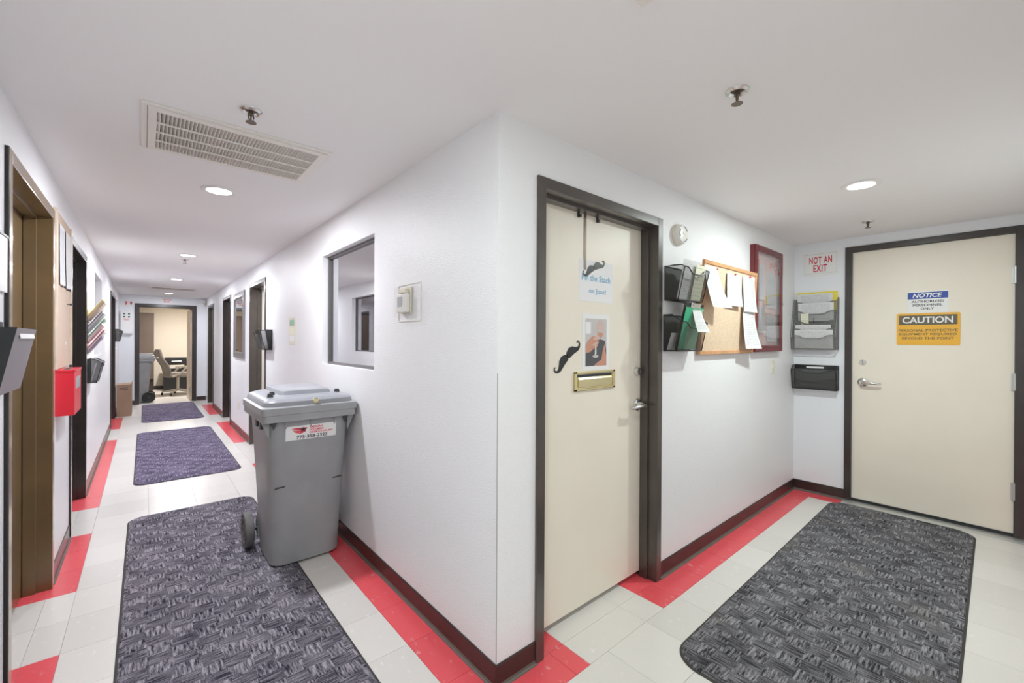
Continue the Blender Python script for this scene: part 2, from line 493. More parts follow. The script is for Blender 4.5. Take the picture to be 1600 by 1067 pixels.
def text(name, s, box, m, parent, y=0.0, bold=0.0, shear=0.0, depth=0.0006, spacing=1.0):
    """letters filling box=(x0,x1,z0,z1) in the local x-z plane, standing proud of y towards -y"""
    cu = bpy.data.curves.new('t', 'FONT')
    cu.body = s; cu.size = 1.0; cu.offset = bold; cu.shear = shear; cu.extrude = 0.01; cu.space_character = spacing
    cu.resolution_u = 3
    cu.align_x = 'CENTER'
    ob = bpy.data.objects.new('t', cu); C.objects.link(ob)
    dg = bpy.context.evaluated_depsgraph_get()
    me = bpy.data.meshes.new_from_object(ob.evaluated_get(dg))
    bpy.data.objects.remove(ob, do_unlink=True); bpy.data.curves.remove(cu)
    xs = [v.co.x for v in me.vertices]; ys = [v.co.y for v in me.vertices]
    ax, bx, ay, by = min(xs), max(xs), min(ys), max(ys)
    x0, x1, z0, z1 = box
    for v in me.vertices:
        px = x0 + (v.co.x - ax) / (bx - ax) * (x1 - x0)
        pz = z0 + (v.co.y - ay) / (by - ay) * (z1 - z0)
        py = y - (depth if v.co.z > 0 else -0.0001)
        v.co = (px, py, pz)
    me.materials.clear(); me.materials.append(MT[m] if isinstance(m, str) else m)
    me.name = name
    o = bpy.data.objects.new(name, me); C.objects.link(o); o.parent = parent
    return o

# ------------------------------------------------------------------ floor
SX0, SY0 = -0.1055, -0.160
fl = MB().box(XL - 0.2, XE + 0.2, YB - 0.1, 0.3, -0.08, -0.0035).box(XL - 0.2, 0.2, 0.3, 14.2, -0.08, -0.0035).box(0.2, 2.0, YN, 14.2, -0.08, -0.0035).box(-2.6, XL - 0.2, YN, 14.2, -0.08, -0.0035)
floor = tag(fl.build('floor', 'slab'), 'pale vinyl tile floor with red border tiles along both hallways', 'floor', kind='structure')
tile_cache = {}
def tile(x0, x1, y0, y1, red):
    g = 0.0007
    wx, wy = round(x1 - x0 - 2 * g, 4), round(y1 - y0 - 2 * g, 4)
    if wx < 0.01 or wy < 0.01: return
    key = (wx, wy, red)
    if key not in tile_cache:
        b = 0.0006
        mb = MB().loft([[(-wx / 2, -wy / 2, -0.0034), (wx / 2, -wy / 2, -0.0034), (wx / 2, wy / 2, -0.0034), (-wx / 2, wy / 2, -0.0034)],
                        [(-wx / 2, -wy / 2, -b), (wx / 2, -wy / 2, -b), (wx / 2, wy / 2, -b), (-wx / 2, wy / 2, -b)],
                        [(-wx / 2 + b, -wy / 2 + b, 0), (wx / 2 - b, -wy / 2 + b, 0), (wx / 2 - b, wy / 2 - b, 0), (-wx / 2 + b, wy / 2 - b, 0)]])
        tile_cache[key] = mb.mesh('red_floor_tile' if red else 'floor_tile', MT['tiler' if red else 'tilew'])
    o = bpy.data.objects.new('red_floor_tile' if red else 'floor_tile', tile_cache[key])
    C.objects.link(o); o.parent = floor; o.location = ((x0 + x1) / 2, (y0 + y1) / 2, 0)
gy = [SY0 + T * k for k in range(-5, 60)]
def red_left(y):
    return y < 1.37 or 1.99 < y < 2.9 or 3.5 < y < 6.6 or 7.5 < y < 8.7
def red_right(y):
    return -0.01 <= y < 4.1 or 5.3 < y < 7.2 or 8.0 < y < 9.8
# corridor (X from the left wall to the corner wall), right up to the end wall
cols = [(XL, SX0 - 4 * T, 'L')] + [(SX0 - (4 - k) * T, SX0 - (3 - k) * T, '') for k in range(3)] + [(SX0 - T, -0.15, ''), (-0.15, 0.0, 'R')]
ys = [y for y in gy if -0.2 < y < YN] + [YN]
for k in range(len(ys) - 1):
    y0, y1 = ys[k], ys[k + 1]
    if y1 <= 0.0: continue
    ym = (y0 + y1) / 2
    for (x0, x1, c) in cols:
        tile(x0, x1, y0, y1, (c == 'L' and red_left(ym)) or (c == 'R' and red_right(ym)))
# short hall and the crossing in front of the camera
xs = [SX0 + T * k for k in range(-4, 13)]
xs = [XL] + [x for x in xs if x < XE - 0.16] + [XE - 0.15, XE]
yh = [YB, YB + 0.165] + [SY0 - T * k for k in range(4, -1, -1)]
yh = [y for i, y in enumerate(yh) if i < 2 or y > YB + 0.2]
for i in range(len(xs) - 1):
    for j in range(len(yh) - 1):
        if xs[i] >= XE - 0.16 and j == len(yh) - 2:
            tile(xs[i], xs[i + 1], yh[j], -0.38, False); continue
        tile(xs[i], xs[i + 1], yh[j], yh[j + 1], (j == 0 and xs[i] > -1.4) or (xs[i] >= XE - 0.16 and yh[j + 1] < -1.38))
# border row along the wall with the mail-slot door
bx = [-0.0, 0.30, 0.388, 0.817 - T * 0 - 0.0, 0.98] + [SX0 + T * k for k in range(4, 12)] + [XE - 0.15, XE]
bx = sorted(set(round(b, 4) for b in bx))
for i in range(len(bx) - 1):
    xm = (bx[i] + bx[i + 1]) / 2
    white = 0.388 < xm < 0.98
    tile(bx[i], bx[i + 1], SY0, 0.0, not white)
tile(XE - 0.15, XE, -0.38, SY0, True)
# tiles running into the doorway
tile(0.257, 0.388, 0.0, 0.14, True); tile(0.388, 0.817, 0.0, 0.14, False); tile(0.817, 0.98, 0.0, 0.14, False); tile(0.98, 1.163, 0.0, 0.14, True)
for (dy0, dy1, side) in ((1.152, 2.108, 'L'), (2.952, 3.888, 'L'), (7.652, 8.748, 'L'), (4.282, 5.168, 'R'), (6.872, 7.678, 'R'), (9.122, 9.978, 'R')):
    cuts = [dy0] + [y for y in ys if dy0 + 0.02 < y < dy1 - 0.02] + [dy1]
    for y0, y1 in zip(cuts[:-1], cuts[1:]):
        ym = (y0 + y1) / 2
        if side == 'L': tile(XL - 0.15, XL, y0, y1, red_left(ym))
        else: tile(0.0, 0.15, y0, y1, red_right(ym))
# plain vinyl of the lit room at the corridor's end
tag(MB().box(-2.5, 1.9, YN + 0.001, 14.1, -0.003, 0.0).build('floor', MT['tilew']), 'pale floor of the cream room beyond the corridor', 'floor', kind='structure')

# ------------------------------------------------------------------ walls and ceiling
def wall(name, label, loc, rz, length, thick, openings, m, h=H):
    mb = MB()
    bs = sorted(set([0.0, length] + [v for o in openings for v in (o[0], o[1])]))
    for a, b in zip(bs[:-1], bs[1:]):
        mid = (a + b) / 2
        cuts = sorted([(o[2], o[3]) for o in openings if o[0] < mid < o[1]])
        z = 0.0
        for (c0, c1) in cuts:
            if c0 > z + 1e-4: mb.box(a, b, 0, thick, z, c0)
            z = c1
        if z < h: mb.box(a, b, 0, thick, z, h)
    o = mb.build(name, m)
    place(o, loc, rz)
    return tag(o, label, 'wall', kind='structure')

wall('wall_front', 'white textured wall holding the mail-slot door and cork board', (0, 0, 0), 0, XE, 0.15, [(0.255, 1.165, 0, 2.04)], 'wall')
wall('wall_end', 'pale blue end wall around the caution-sign door', (XE, 0.15, 0), -pi / 2, 1.71, 0.15, [(0.15 + 0.43, 0.15 + 1.35, 0, 2.16)], 'endwall')
WB0 = YN
B_open = [(WB0 - 5.17, WB0 - 4.28, 0, 2.05), (WB0 - 7.68, WB0 - 6.87, 0, 2.05), (WB0 - 9.98, WB0 - 9.12, 0, 2.05), (WB0 - 2.2, WB0 - 1.2, 1.19, 2.03)]
wall('wall_right', 'white textured corridor wall with the interior window', (0, WB0, 0), -pi / 2, YN - 0.15, 0.15, B_open, 'wall')
L0 = YB - 0.15
L_open = [(1.15 - L0, 2.11 - L0, 0, 2.04), (2.95 - L0, 3.89 - L0, 0, 2.04), (7.65 - L0, 8.75 - L0, 0, 2.06), (4.85 - L0, 5.85 - L0, 1.19, 2.075), (9.05 - L0, 9.95 - L0, 1.19, 2.1)]
wall('wall_left', 'white textured corridor wall with the brown doors', (XL, L0, 0), pi / 2, YN - L0, 0.15, L_open, 'wall')
wall('wall_far', 'pale blue wall closing the far end of the corridor', (XL - 0.6, YN, 0), 0, 2.6, 0.13, [(-1.15 - (XL - 0.6), -0.235 - (XL - 0.6), 0, 2.055)], 'endwall')
wall('wall_back', 'white wall behind the photographer', (XE + 0.15, YB, 0), pi, XE + 0.3 - XL, 0.15, [], 'wall')
wall('wall_room_back', 'cream back wall of the lit room beyond the corridor', (-2.6, 13.9, 0), 0, 4.5, 0.1, [], 'roomwall')
wall('wall_room_left', 'cream left wall of the lit room beyond the corridor', (-2.5, YN + 0.13, 0), pi / 2, 3.4, 0.1, [], 'roomwall')
wall('wall_room_right', 'cream right wall of the lit room beyond the corridor', (1.8, 14.0, 0), -pi / 2, 3.4, 0.1, [], 'roomwall')
tag(MB().box(XL - 0.2, XE + 0.3, YB - 0.2, 0.2, H, H + 0.08).box(XL - 0.2, 0.2, 0.2, YN + 0.13, H, H + 0.08).build('ceiling', 'ceil'), 'smooth white painted ceiling over both hallways', 'ceiling', kind='structure')
tag(MB().box(-2.7, 2.0, YN + 0.13, 14.1, H + 0.02, H + 0.1).build('ceiling', 'roomwall'), 'cream ceiling of the lit room beyond the corridor', 'ceiling', kind='structure')
tag(MB().box(-2.5, 1.8, YN + 0.1301, YN + 0.14, 2.06, H + 0.03).build('wall_room_front', 'roomwall'), 'cream wall above the doorway inside the lit room', 'wall', kind='structure')

# cove base
def baseboard(name, label, wall_, s0, s1):
    """cove base from s0 to s1 along local x of the wall"""
    mid = (s0 + s1) / 2; L = abs(s1 - s0) / 2
    root = wthing(name, label, 'baseboard', wall_, mid, 0, kind='structure')
    MB().prism([(0.0, 0.016), (-0.006, 0.016), (-0.006, 0.091), (-0.004, 0.096), (0.0, 0.096)], 'x', -L, L).build('base_strip', 'base', root)
    MB().prism([(0.0, 0.0), (-0.016, 0.0), (-0.0155, 0.003), (-0.009, 0.008), (-0.006, 0.017), (0.0, 0.017)], 'x', -L, L).build('toe', 'toe', root)
baseboard('baseboard_front', 'brown rubber base on the wall left of the mail-slot door', 'A', -0.006, 0.212)
baseboard('baseboard_front', 'brown rubber base under the cork board', 'A', 1.211, XE)
baseboard('baseboard_end', 'brown rubber base under the wall files beside the caution door', 'E', 0.0, -0.383)
baseboard('baseboard_right', 'brown rubber base beside the grey wheeled bin', 'B', -0.006, 4.22)
baseboard('baseboard_right', 'brown rubber base under the corridor mirror', 'B', 5.22, 6.82)
baseboard('baseboard_right', 'brown rubber base between the two farthest corridor doors', 'B', 7.73, 9.07)
baseboard('baseboard_left', 'brown rubber base left of the brass-brown doorway', 'L', YB, 1.10)
baseboard('baseboard_left', 'brown rubber base below the red wall box', 'L', 2.162, 2.90)
baseboard('baseboard_left', 'brown rubber base below the rack of coloured files', 'L', 3.942, 7.6)
baseboard('baseboard_left', 'brown rubber base behind the cardboard carton', 'L', 8.802, YN)
baseboard('baseboard_far', 'brown rubber base left of the lit room doorway', 'N', XL, -1.207)
baseboard('baseboard_far', 'brown rubber base right of the lit room doorway', 'N', -0.172, 0.0)
MB_ = MB().prism([(0, 0), (-0.006, 0), (-0.006, 0.09), (0, 0.09)], 'x', -2.1, 2.1)
o = tag(MB_.build('baseboard_room', 'base'), 'brown rubber base on the cream room back wall', 'baseboard', kind='structure'); place(o, (-0.4, 13.9, 0))
# the dark hairline of the corner guard
tag(MB().box(-0.0012, 0.0004, -0.0012, 0.0004, 0.10, 1.25).build('trim_1', 'toe'), 'thin dark joint running up the outside wall corner', 'trim', kind='structure')

# ------------------------------------------------------------------ doors
def lever(root, x, z, y, direction, m='steel'):
    """rose, spindle and a lever pointing along +-x"""
    h = MB().lathe([(0.0, 0.0), (0.036, 0.0), (0.036, -0.006), (0.030, -0.012), (0.018, -0.014), (0.0145, -0.045), (0.0, -0.046)], 24, (x, y, z), 'y').build('handle', m, root, smooth=True)
    d = direction
    pts = [(x, y - 0.048, z), (x + d * 0.02, y - 0.055, z), (x + d * 0.06, y - 0.056, z - 0.002), (x + d * 0.10, y - 0.052, z - 0.005), (x + d * 0.122, y - 0.040, z - 0.006)]
    MB().tube(pts, [0.013, 0.0125, 0.011, 0.0105, 0.008], 12).build('lever', m, h, smooth=True)
    MB().lathe([(0, 0.0), (0.007, 0.0), (0.007, -0.006), (0, -0.006)], 12, (x, y - 0.058, z), 'y').build('keyhole', 'brass', h)
    return h
def deadbolt(root, x, z, y, r=0.026, proud=0.022):
    d = MB().lathe([(0, 0), (r, 0), (r, -proud * 0.35), (r * 0.82, -proud), (r * 0.5, -proud * 1.05), (0, -proud * 1.05)], 24, (x, y, z), 'y').build('deadbolt', 'steel', root, smooth=True)
    MB().box(x - 0.0015, x + 0.0015, y - proud * 1.05 - 0.001, y - proud, z - 0.007, z + 0.007).build('keyway', 'ink', d)

def door(n, label, wall_, s, width, top, m, recess, leafm, depth=0.146, face=0.046, stop=True, proud=0.012, leaf=True, gap=0.012):
    """frame opening 'width' centred on s, head at 'top' (underside)"""
    root = wthing('door_%d' % n, label, 'door', wall_, s, 0, kind='structure')
    w2 = width / 2
    f = MB()
    for sx in (-1, 1):
        a, b = sorted((sx * w2, sx * (w2 + face)))
        f.box(a, b, -proud, 0.0, 0, top + face)                     # face
        a, b = sorted((sx * (w2 - 0.002), sx * (w2 + 0.004)))
        f.box(a, b, -proud + 0.001, depth, 0, top)                   # jamb
        if stop:
            a, b = sorted((sx * (w2 - 0.016), sx * w2))
            f.box(a, b, recess - 0.05, recess - 0.002, 0, top)
    f.box(-w2, w2, -proud, 0.0, top, top + face)
    f.box(-w2, w2, -proud + 0.001, depth, top - 0.002, top + 0.004)
    if stop:
        f.box(-w2 + 0.016, w2 - 0.016, recess - 0.05, recess - 0.002, top - 0.016, top)
    f.build('frame', m, root, bevel=0.0015)
    if leaf:
        MB().box(-w2 + 0.003, w2 - 0.003, recess, recess + 0.044, gap, top - 0.004).build('leaf', leafm, root, bevel=0.002)
    return root

# 1: cream door with the mail slot
d1 = door(1, 'cream painted door with brass mail slot and moustache cut-outs', 'A', 0.71, 0.91, 2.04, 'bronze', 0.095, 'cream', gap=0.032)
Y1 = 0.095
deadbolt(d1, 1.11 - 0.71, 1.206, Y1)
lever(d1, 1.118 - 0.71, 1.012, Y1, -1)
ms = MB().box(-0.167, 0.167, Y1 - 0.004, Y1, -0.049, 0.049)
ms.v = [(x + 0.727 - 0.71, y, z + 1.176) for x, y, z in ms.v]
ms = ms.build('mail_slot', 'brass', d1, bevel=0.0015)
cx, cz = 0.017, 1.176
fr = MB()
for (a, b, c, e) in ((-0.167, 0.167, 0.038, 0.049), (-0.167, 0.167, -0.049, -0.038), (-0.167, -0.147, -0.049, 0.049), (0.147, 0.167, -0.049, 0.049)):
    fr.box(cx + a, cx + b, Y1 - 0.010, Y1 - 0.003, cz + c, cz + e)
fr.build('slot_rim', 'brass', ms, bevel=0.002)
MB().prism([(Y1 - 0.004, cz - 0.033), (Y1 - 0.011, cz - 0.031), (Y1 - 0.012, cz + 0.010), (Y1 - 0.007, cz + 0.018), (Y1 - 0.004, cz + 0.018)], 'x', cx - 0.137, cx + 0.137).build('slot_flap', 'brass', ms, bevel=0.001)
MB().box(cx - 0.14, cx + 0.14, Y1 - 0.0055, Y1 - 0.004, cz + 0.020, cz + 0.034).build('slot_opening', 'ink', ms)

# 2: cream door with the caution sign (leaf nearly flush, hinges on the right)
d2 = door(2, 'cream door with caution sign and hinges at the short hall end', 'E', -0.89, 0.92, 2.16, 'espresso', 0.012, 'cream', stop=False)
deadbolt(d2, -0.383, 1.211, 0.012, 0.024, 0.012)
lever(d2, -(-0.508 + 0.89), 1.04, 0.012, 1)
for z in (1.863, 1.107, 0.335):
    hg = MB().cyl((0.457, -0.006, z - 0.06), (0.457, -0.006, z + 0.06), 0.0085, 12).build('hinge', 'alum', d2, smooth=True)
    MB().box(0.440, 0.457, 0.0, 0.0125, z - 0.058, z + 0.058).build('hinge_leaf', 'alum', hg)
MB().prism([(-0.085, 0.0), (-0.06, 0.010), (-0.02, 0.013), (0.05, 0.013), (0.05, 0.0)], 'x', -0.508, 0.515).build('threshold', 'alum', d2)
MB().box(-0.457, 0.457, 0.004, 0.05, 0.013, 0.035).build('door_sweep', 'black', d2)

# corridor doors
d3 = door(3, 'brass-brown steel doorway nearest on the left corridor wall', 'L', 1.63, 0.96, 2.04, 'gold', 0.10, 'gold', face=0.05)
MB().box(-0.536, -0.5305, -0.010, 0.0, 0.0, 2.09).build('edge_shadow_strip', 'black', d3)  # thin black strip stands in for the shadow along the frame's near edge
d4 = door(4, 'dark brown doorway beyond the tall cork strip on the left', 'L', 3.42, 0.94, 2.04, 'espresso', 0.10, 'espresso', face=0.05)
d5 = door(5, 'dark doorway just before the cardboard carton on the left', 'L', 8.2, 1.10, 2.06, 'espresso', 0.10, 'espresso', face=0.05)
d6 = door(6, 'brown framed cream door behind the wheeled bin', 'B', 4.725, 0.89, 2.05, 'bronze', 0.125, 'cream', face=0.045)
d7 = door(7, 'dark brown doorway just past the corridor mirror', 'B', 7.275, 0.81, 2.05, 'espresso', 0.11, 'browndoor', face=0.045)
d8 = door(8, 'brown doorway tight against the far corridor corner', 'B', 9.55, 0.86, 2.05, 'bronze', 0.06, 'browndoor', face=0.045)
d9 = door(9, 'open dark framed doorway into the cream room', 'N', -0.6915, 0.915, 2.055, 'espresso', 0.08, 'cream', face=0.06, leaf=False)
lf = MB().box(0.0, 0.044, 0, 0.88, 0.012, 2.04).build('leaf', 'palewood', d9, bevel=0.002); lf.location = (0.41, 0.14, 0)
for z in (0.25, 1.05, 1.8):
    MB().cyl((-0.004, -0.004, z - 0.05), (-0.004, -0.004, z + 0.05), 0.008, 10).build('hinge', 'alum', lf, smooth=True)

# ------------------------------------------------------------------ windows
def window(n, label, wall_, s, width, z0, z1, recess, m, framem):
    root = wthing('window_%d' % n, label, 'window', wall_, s, z0, kind='structure')
    w2, hh, t = width / 2, z1 - z0, 0.018
    f = MB()
    for (a, b, c, e) in ((-w2, -w2 + t, 0, hh), (w2 - t, w2, 0, hh), (-w2 + t, w2 - t, 0, t), (-w2 + t, w2 - t, hh - t, hh)):
        f.box(a, b, recess - 0.012, recess + 0.03, c, e)
    f.build('window_frame', framem, root, bevel=0.001)
    MB().box(-w2 + t, w2 - t, recess + 0.006, recess + 0.012, t, hh - t).build('pane', m, root)
    return root
w1 = window(1, 'tall interior window in the corridor wall left of the thermostat', 'B', 1.70, 1.0, 1.19, 2.03, 0.055, 'winglass', 'winframe')
w2_ = window(2, 'recessed interior window above the coloured files on the left', 'L', 5.35, 1.0, 1.19, 2.075, 0.075, 'winglass', 'winframe')
w3_ = window(3, 'recessed interior window near the far end on the left', 'L', 9.5, 0.9, 1.19, 2.1, 0.075, 'winglass', 'winframe')
def blind(label, wall_, s, width, z0, z1, out):
    root = wthing('window_blind', label, 'blind', wall_, s, z0, out, group='blinds behind the corridor windows')
    MB().box(-width / 2, width / 2, 0.0, 0.03, z1 - z0 - 0.03, z1 - z0).build('head_rail', 'blind', root)
    sl = MB().prism([(0.004, -0.026), (0.0, 0.0), (0.006, 0.026), (0.008, 0.026), (0.002, 0.0), (0.006, -0.026)], 'x', -width / 2, width / 2).mesh('slat', MT['blind'])
    z = 0.03
    while z < z1 - z0 - 0.05:
        o = bpy.data.objects.new('slat', sl); C.objects.link(o); o.parent = root; o.location = (0, 0.008, z); z += 0.044
blind('closed grey slatted blind behind the glass left of the thermostat', 'B', 1.70, 0.94, 1.215, 2.0, -0.095)
blind('closed grey slatted blind behind the glass above the coloured files', 'L', 5.35, 0.94, 1.215, 2.04, -0.115)
blind('closed grey slatted blind behind the far left window glass', 'L', 9.5, 0.84, 1.215, 2.06, -0.115)

# mirror on the corridor wall
mr = wthing('wall_mirror', 'tall mirror in a pewter frame between two corridor doors', 'mirror', 'B', 6.02, 1.105)
f = MB()
W2, HH = 0.44, 0.96
for (t0, t1, y) in ((0.0, 0.03, -0.022), (0.03, 0.055, -0.016), (0.055, 0.085, -0.024)):
    for (a, b, c, e) in ((-W2 + t0, -W2 + t1, t0, HH - t0), (W2 - t1, W2 - t0, t0, HH - t0), (-W2 + t1, W2 - t1, t0, t1), (-W2 + t1, W2 - t1, HH - t1, HH - t0)):
        f.box(a, b, y, 0, c, e)
f.build('mirror_frame', 'mirrorframe', mr, bevel=0.002)
MB().box(-W2 + 0.08, W2 - 0.08, -0.010, -0.004, 0.08, HH - 0.08).build('mirror_glass', 'mirror', mr)

# ------------------------------------------------------------------ ceiling fittings
def downlight(x, y, label, power, col, z=H):
    t = thing('recessed_light', label, 'ceiling light', (x, y, z), 0, group='round recessed ceiling lights')
    MB().lathe([(0.062, -0.0005), (0.094, -0.0005), (0.094, -0.004), (0.085, -0.009), (0.066, -0.006), (0.062, -0.0005)], 36).build('trim_ring', 'trim', t, smooth=True)
    MB().lathe([(0.0, -0.0008), (0.063, -0.0008), (0.063, -0.003), (0.0, -0.0045)], 36).build('lens', 'lens', t)
    ld = bpy.data.lights.new('downlight', 'AREA'); ld.shape = 'DISK'; ld.size = 0.125; ld.energy = power; ld.color = col
    lo = bpy.data.objects.new('downlight', ld); C.objects.link(lo); lo.parent = t; lo.location = (0, 0, -0.012)
    return t
downlight(-0.715, 1.83, 'bright round ceiling light just past the large air grille', P_CORR, LAMP_COOL)
downlight(-0.70, 4.49, 'bright round ceiling light second along the corridor', P_CORR * 1.15, LAMP_COOL)
downlight(-0.69, 6.96, 'bright round ceiling light third along the corridor before the narrow grille', P_CORR * 1.15, LAMP_COOL)
downlight(-0.685, 9.6, 'bright round ceiling light above the far doorway', P_CORR * 0.6, LAMP_COOL)
downlight(2.06, -0.76, 'bright round ceiling light over the short hall with the caution door', P_HALL, LAMP_NEUTRAL)
downlight(-0.70, -0.80, 'bright round ceiling light over the crossing of the two hallways', P_CROSS, LAMP_NEUTRAL)
downlight(-0.3, 12.2, 'round ceiling light of the cream room', P_ROOM, LAMP_WARM, H + 0.02)

def sprinkler(x, y, label, s=1.0):
    t = thing('fire_sprinkler', label, 'sprinkler', (x, y, H), 0.6, group='ceiling fire sprinklers')
    MB().lathe([(0.020, -0.0005), (0.040, -0.0005), (0.039, -0.004), (0.030, -0.010), (0.022, -0.004), (0.020, -0.0005)], 28).build('escutcheon', 'steel', t, smooth=True)
    MB().lathe([(0.0, 0.0), (0.020, 0.0), (0.019, -0.002), (0.0, -0.002)], 20).build('cup', 'ventdark', t)
    b = MB().cyl((0, 0, -0.001), (0, 0, -0.018), 0.010, 12)
    b.build('body', 'bracket', t, smooth=True)
    a = MB()
    for sx in (-1, 1):
        a.tube([(sx * 0.010, 0, -0.014), (sx * 0.013, 0, -0.025), (sx * 0.010, 0, -0.036), (0, 0, -0.044)], 0.0028, 8)
    a.build('arms', 'bracket', t, smooth=True)
    MB().cyl((0, 0, -0.016), (0, 0, -0.043), 0.003, 8).build('bulb', 'bracket', t, smooth=True)
    d = MB().lathe([(0.0, -0.044), (0.008, -0.044), (0.019, -0.0465), (0.019, -0.048), (0.0, -0.048)], 20)
    d.build('deflector', 'bracket', t, smooth=True)
    return t
sprinkler(-0.741, 0.645, 'chrome ceiling sprinkler beside the large air grille')
sprinkler(0.559, -0.674, 'chrome ceiling sprinkler over the hall in front of the mail-slot door')
sprinkler(-0.71, 4.80, 'small ceiling sprinkler past the second corridor light')
sprinkler(3.04, -0.627, 'small ceiling sprinkler close to the caution-sign door')

def grille(label, x0, x1, y0, y1, nf, nrow):
    cx, cy = (x0 + x1) / 2, (y0 + y1) / 2
    t = thing('air_grille', label, 'vent', (cx, cy, H), 0, group='ceiling air grilles')
    a, b = (x1 - x0) / 2, (y1 - y0) / 2
    f = MB()
    def ringbox(o, i, z0, z1):
        f.box(-a + o, a - o, -b + o, -b + i, z0, z1); f.box(-a + o, a - o, b - i, b - o, z0, z1)
        f.box(-a + o, -a + i, -b + i, b - i, z0, z1); f.box(a - i, a - o, -b + i, b - i, z0, z1)
    ringbox(0.0, 0.020, -0.008, 0.0)
    f.build('outer_frame', 'ventpaint', t, bevel=0.002)
    f = MB(); ringbox(0.0215, 0.050, -0.014, -0.002)
    f.build('inner_frame', 'ventpaint', t, bevel=0.002)
    MB().box(-a + 0.045, a - 0.045, -b + 0.045, b - 0.045, -0.002, -0.0004).build('duct', 'ventdark', t)
    ia, ib = a - 0.050, b - 0.050
    fin = MB().prism([(0.0052, -0.0135), (-0.0038, -0.0025), (-0.0052, -0.0025), (0.0038, -0.0135)], 'y', -ib, ib).mesh('louver_fin', MT['ventpaint'])
    for k in range(nf):
        o = bpy.data.objects.new('louver_fin', fin); C.objects.link(o); o.parent = t
        o.location = (-ia + (k + 0.5) * 2 * ia / nf, 0, 0)
    bar = MB().box(-ia, ia, -0.005, 0.005, -0.016, -0.011).mesh('cross_bar', MT['ventpaint'])
    for k in range(1, nrow):
        o = bpy.data.objects.new('cross_bar', bar); C.objects.link(o); o.parent = t
        o.location = (0, -ib + k * 2 * ib / nrow, 0)
    return t
grille('large cream return air grille on the near corridor ceiling', -1.072, -0.367, 0.825, 1.34, 46, 4)
grille('narrow air grille on the far corridor ceiling', -1.005, -0.315, 8.30, 8.72, 24, 2)

cp = thing('ceiling_plate', 'square cream cover plate on the ceiling at the top edge', 'cover plate', (-0.195, -0.82, H))
MB().box(-0.15, 0.15, -0.15, 0.15, -0.010, 0.0).build('plate', 'ventpaint', cp, bevel=0.004)
MB().box(-0.12, 0.12, -0.12, 0.12, -0.014, -0.010).build('raised_centre', 'ventpaint', cp, bevel=0.002)

# ------------------------------------------------------------------ floor mats
def floor_mat(label, x0, x1, y0, y1, r, m, rot=0.0):
    cx, cy = (x0 + x1) / 2, (y0 + y1) / 2
    t = thing('floor_mat', label, 'mat', (cx, cy, 0.0), rot, group='carpeted runner mats')
    a, b = (x1 - x0) / 2, (y1 - y0) / 2
    n = 8
    MB().loft([rrect(-a, a, -b, b, r, 0.0002, n), rrect(-a, a, -b, b, r, 0.002, n), rrect(-a + 0.006, a - 0.006, -b + 0.006, b - 0.006, r - 0.006, 0.004, n)]).build('rubber_edge', 'matblack', t)
    MB().loft([rrect(-a + 0.010, a - 0.010, -b + 0.010, b - 0.010, r - 0.01, 0.003, n), rrect(-a + 0.011, a - 0.011, -b + 0.011, b - 0.011, r - 0.011, 0.0075, n), rrect(-a + 0.016, a - 0.016, -b + 0.016, b - 0.016, r - 0.016, 0.009, n)]).build('pile', m, t)
    return t
floor_mat('grey basket-weave mat in front of the caution-sign door', 2.09 - 0.4285, 2.09 + 0.4285, -0.7635 - 1.40, -0.7635 + 1.40, 0.13, 'carpet', pi / 2 + 0.012)
floor_mat('dark grey basket-weave mat under the wheeled bin', -1.150, -0.335, 0.12, 3.05, 0.10, 'carpetl')
floor_mat('violet grey mat in the middle of the corridor', -1.135, -0.262, 3.98, 6.93, 0.10, 'carpetp', 0.0)
floor_mat('violet grey mat in front of the lit room doorway', -1.09, -0.245, 7.88, 10.38, 0.10, 'carpetp', 0.0)

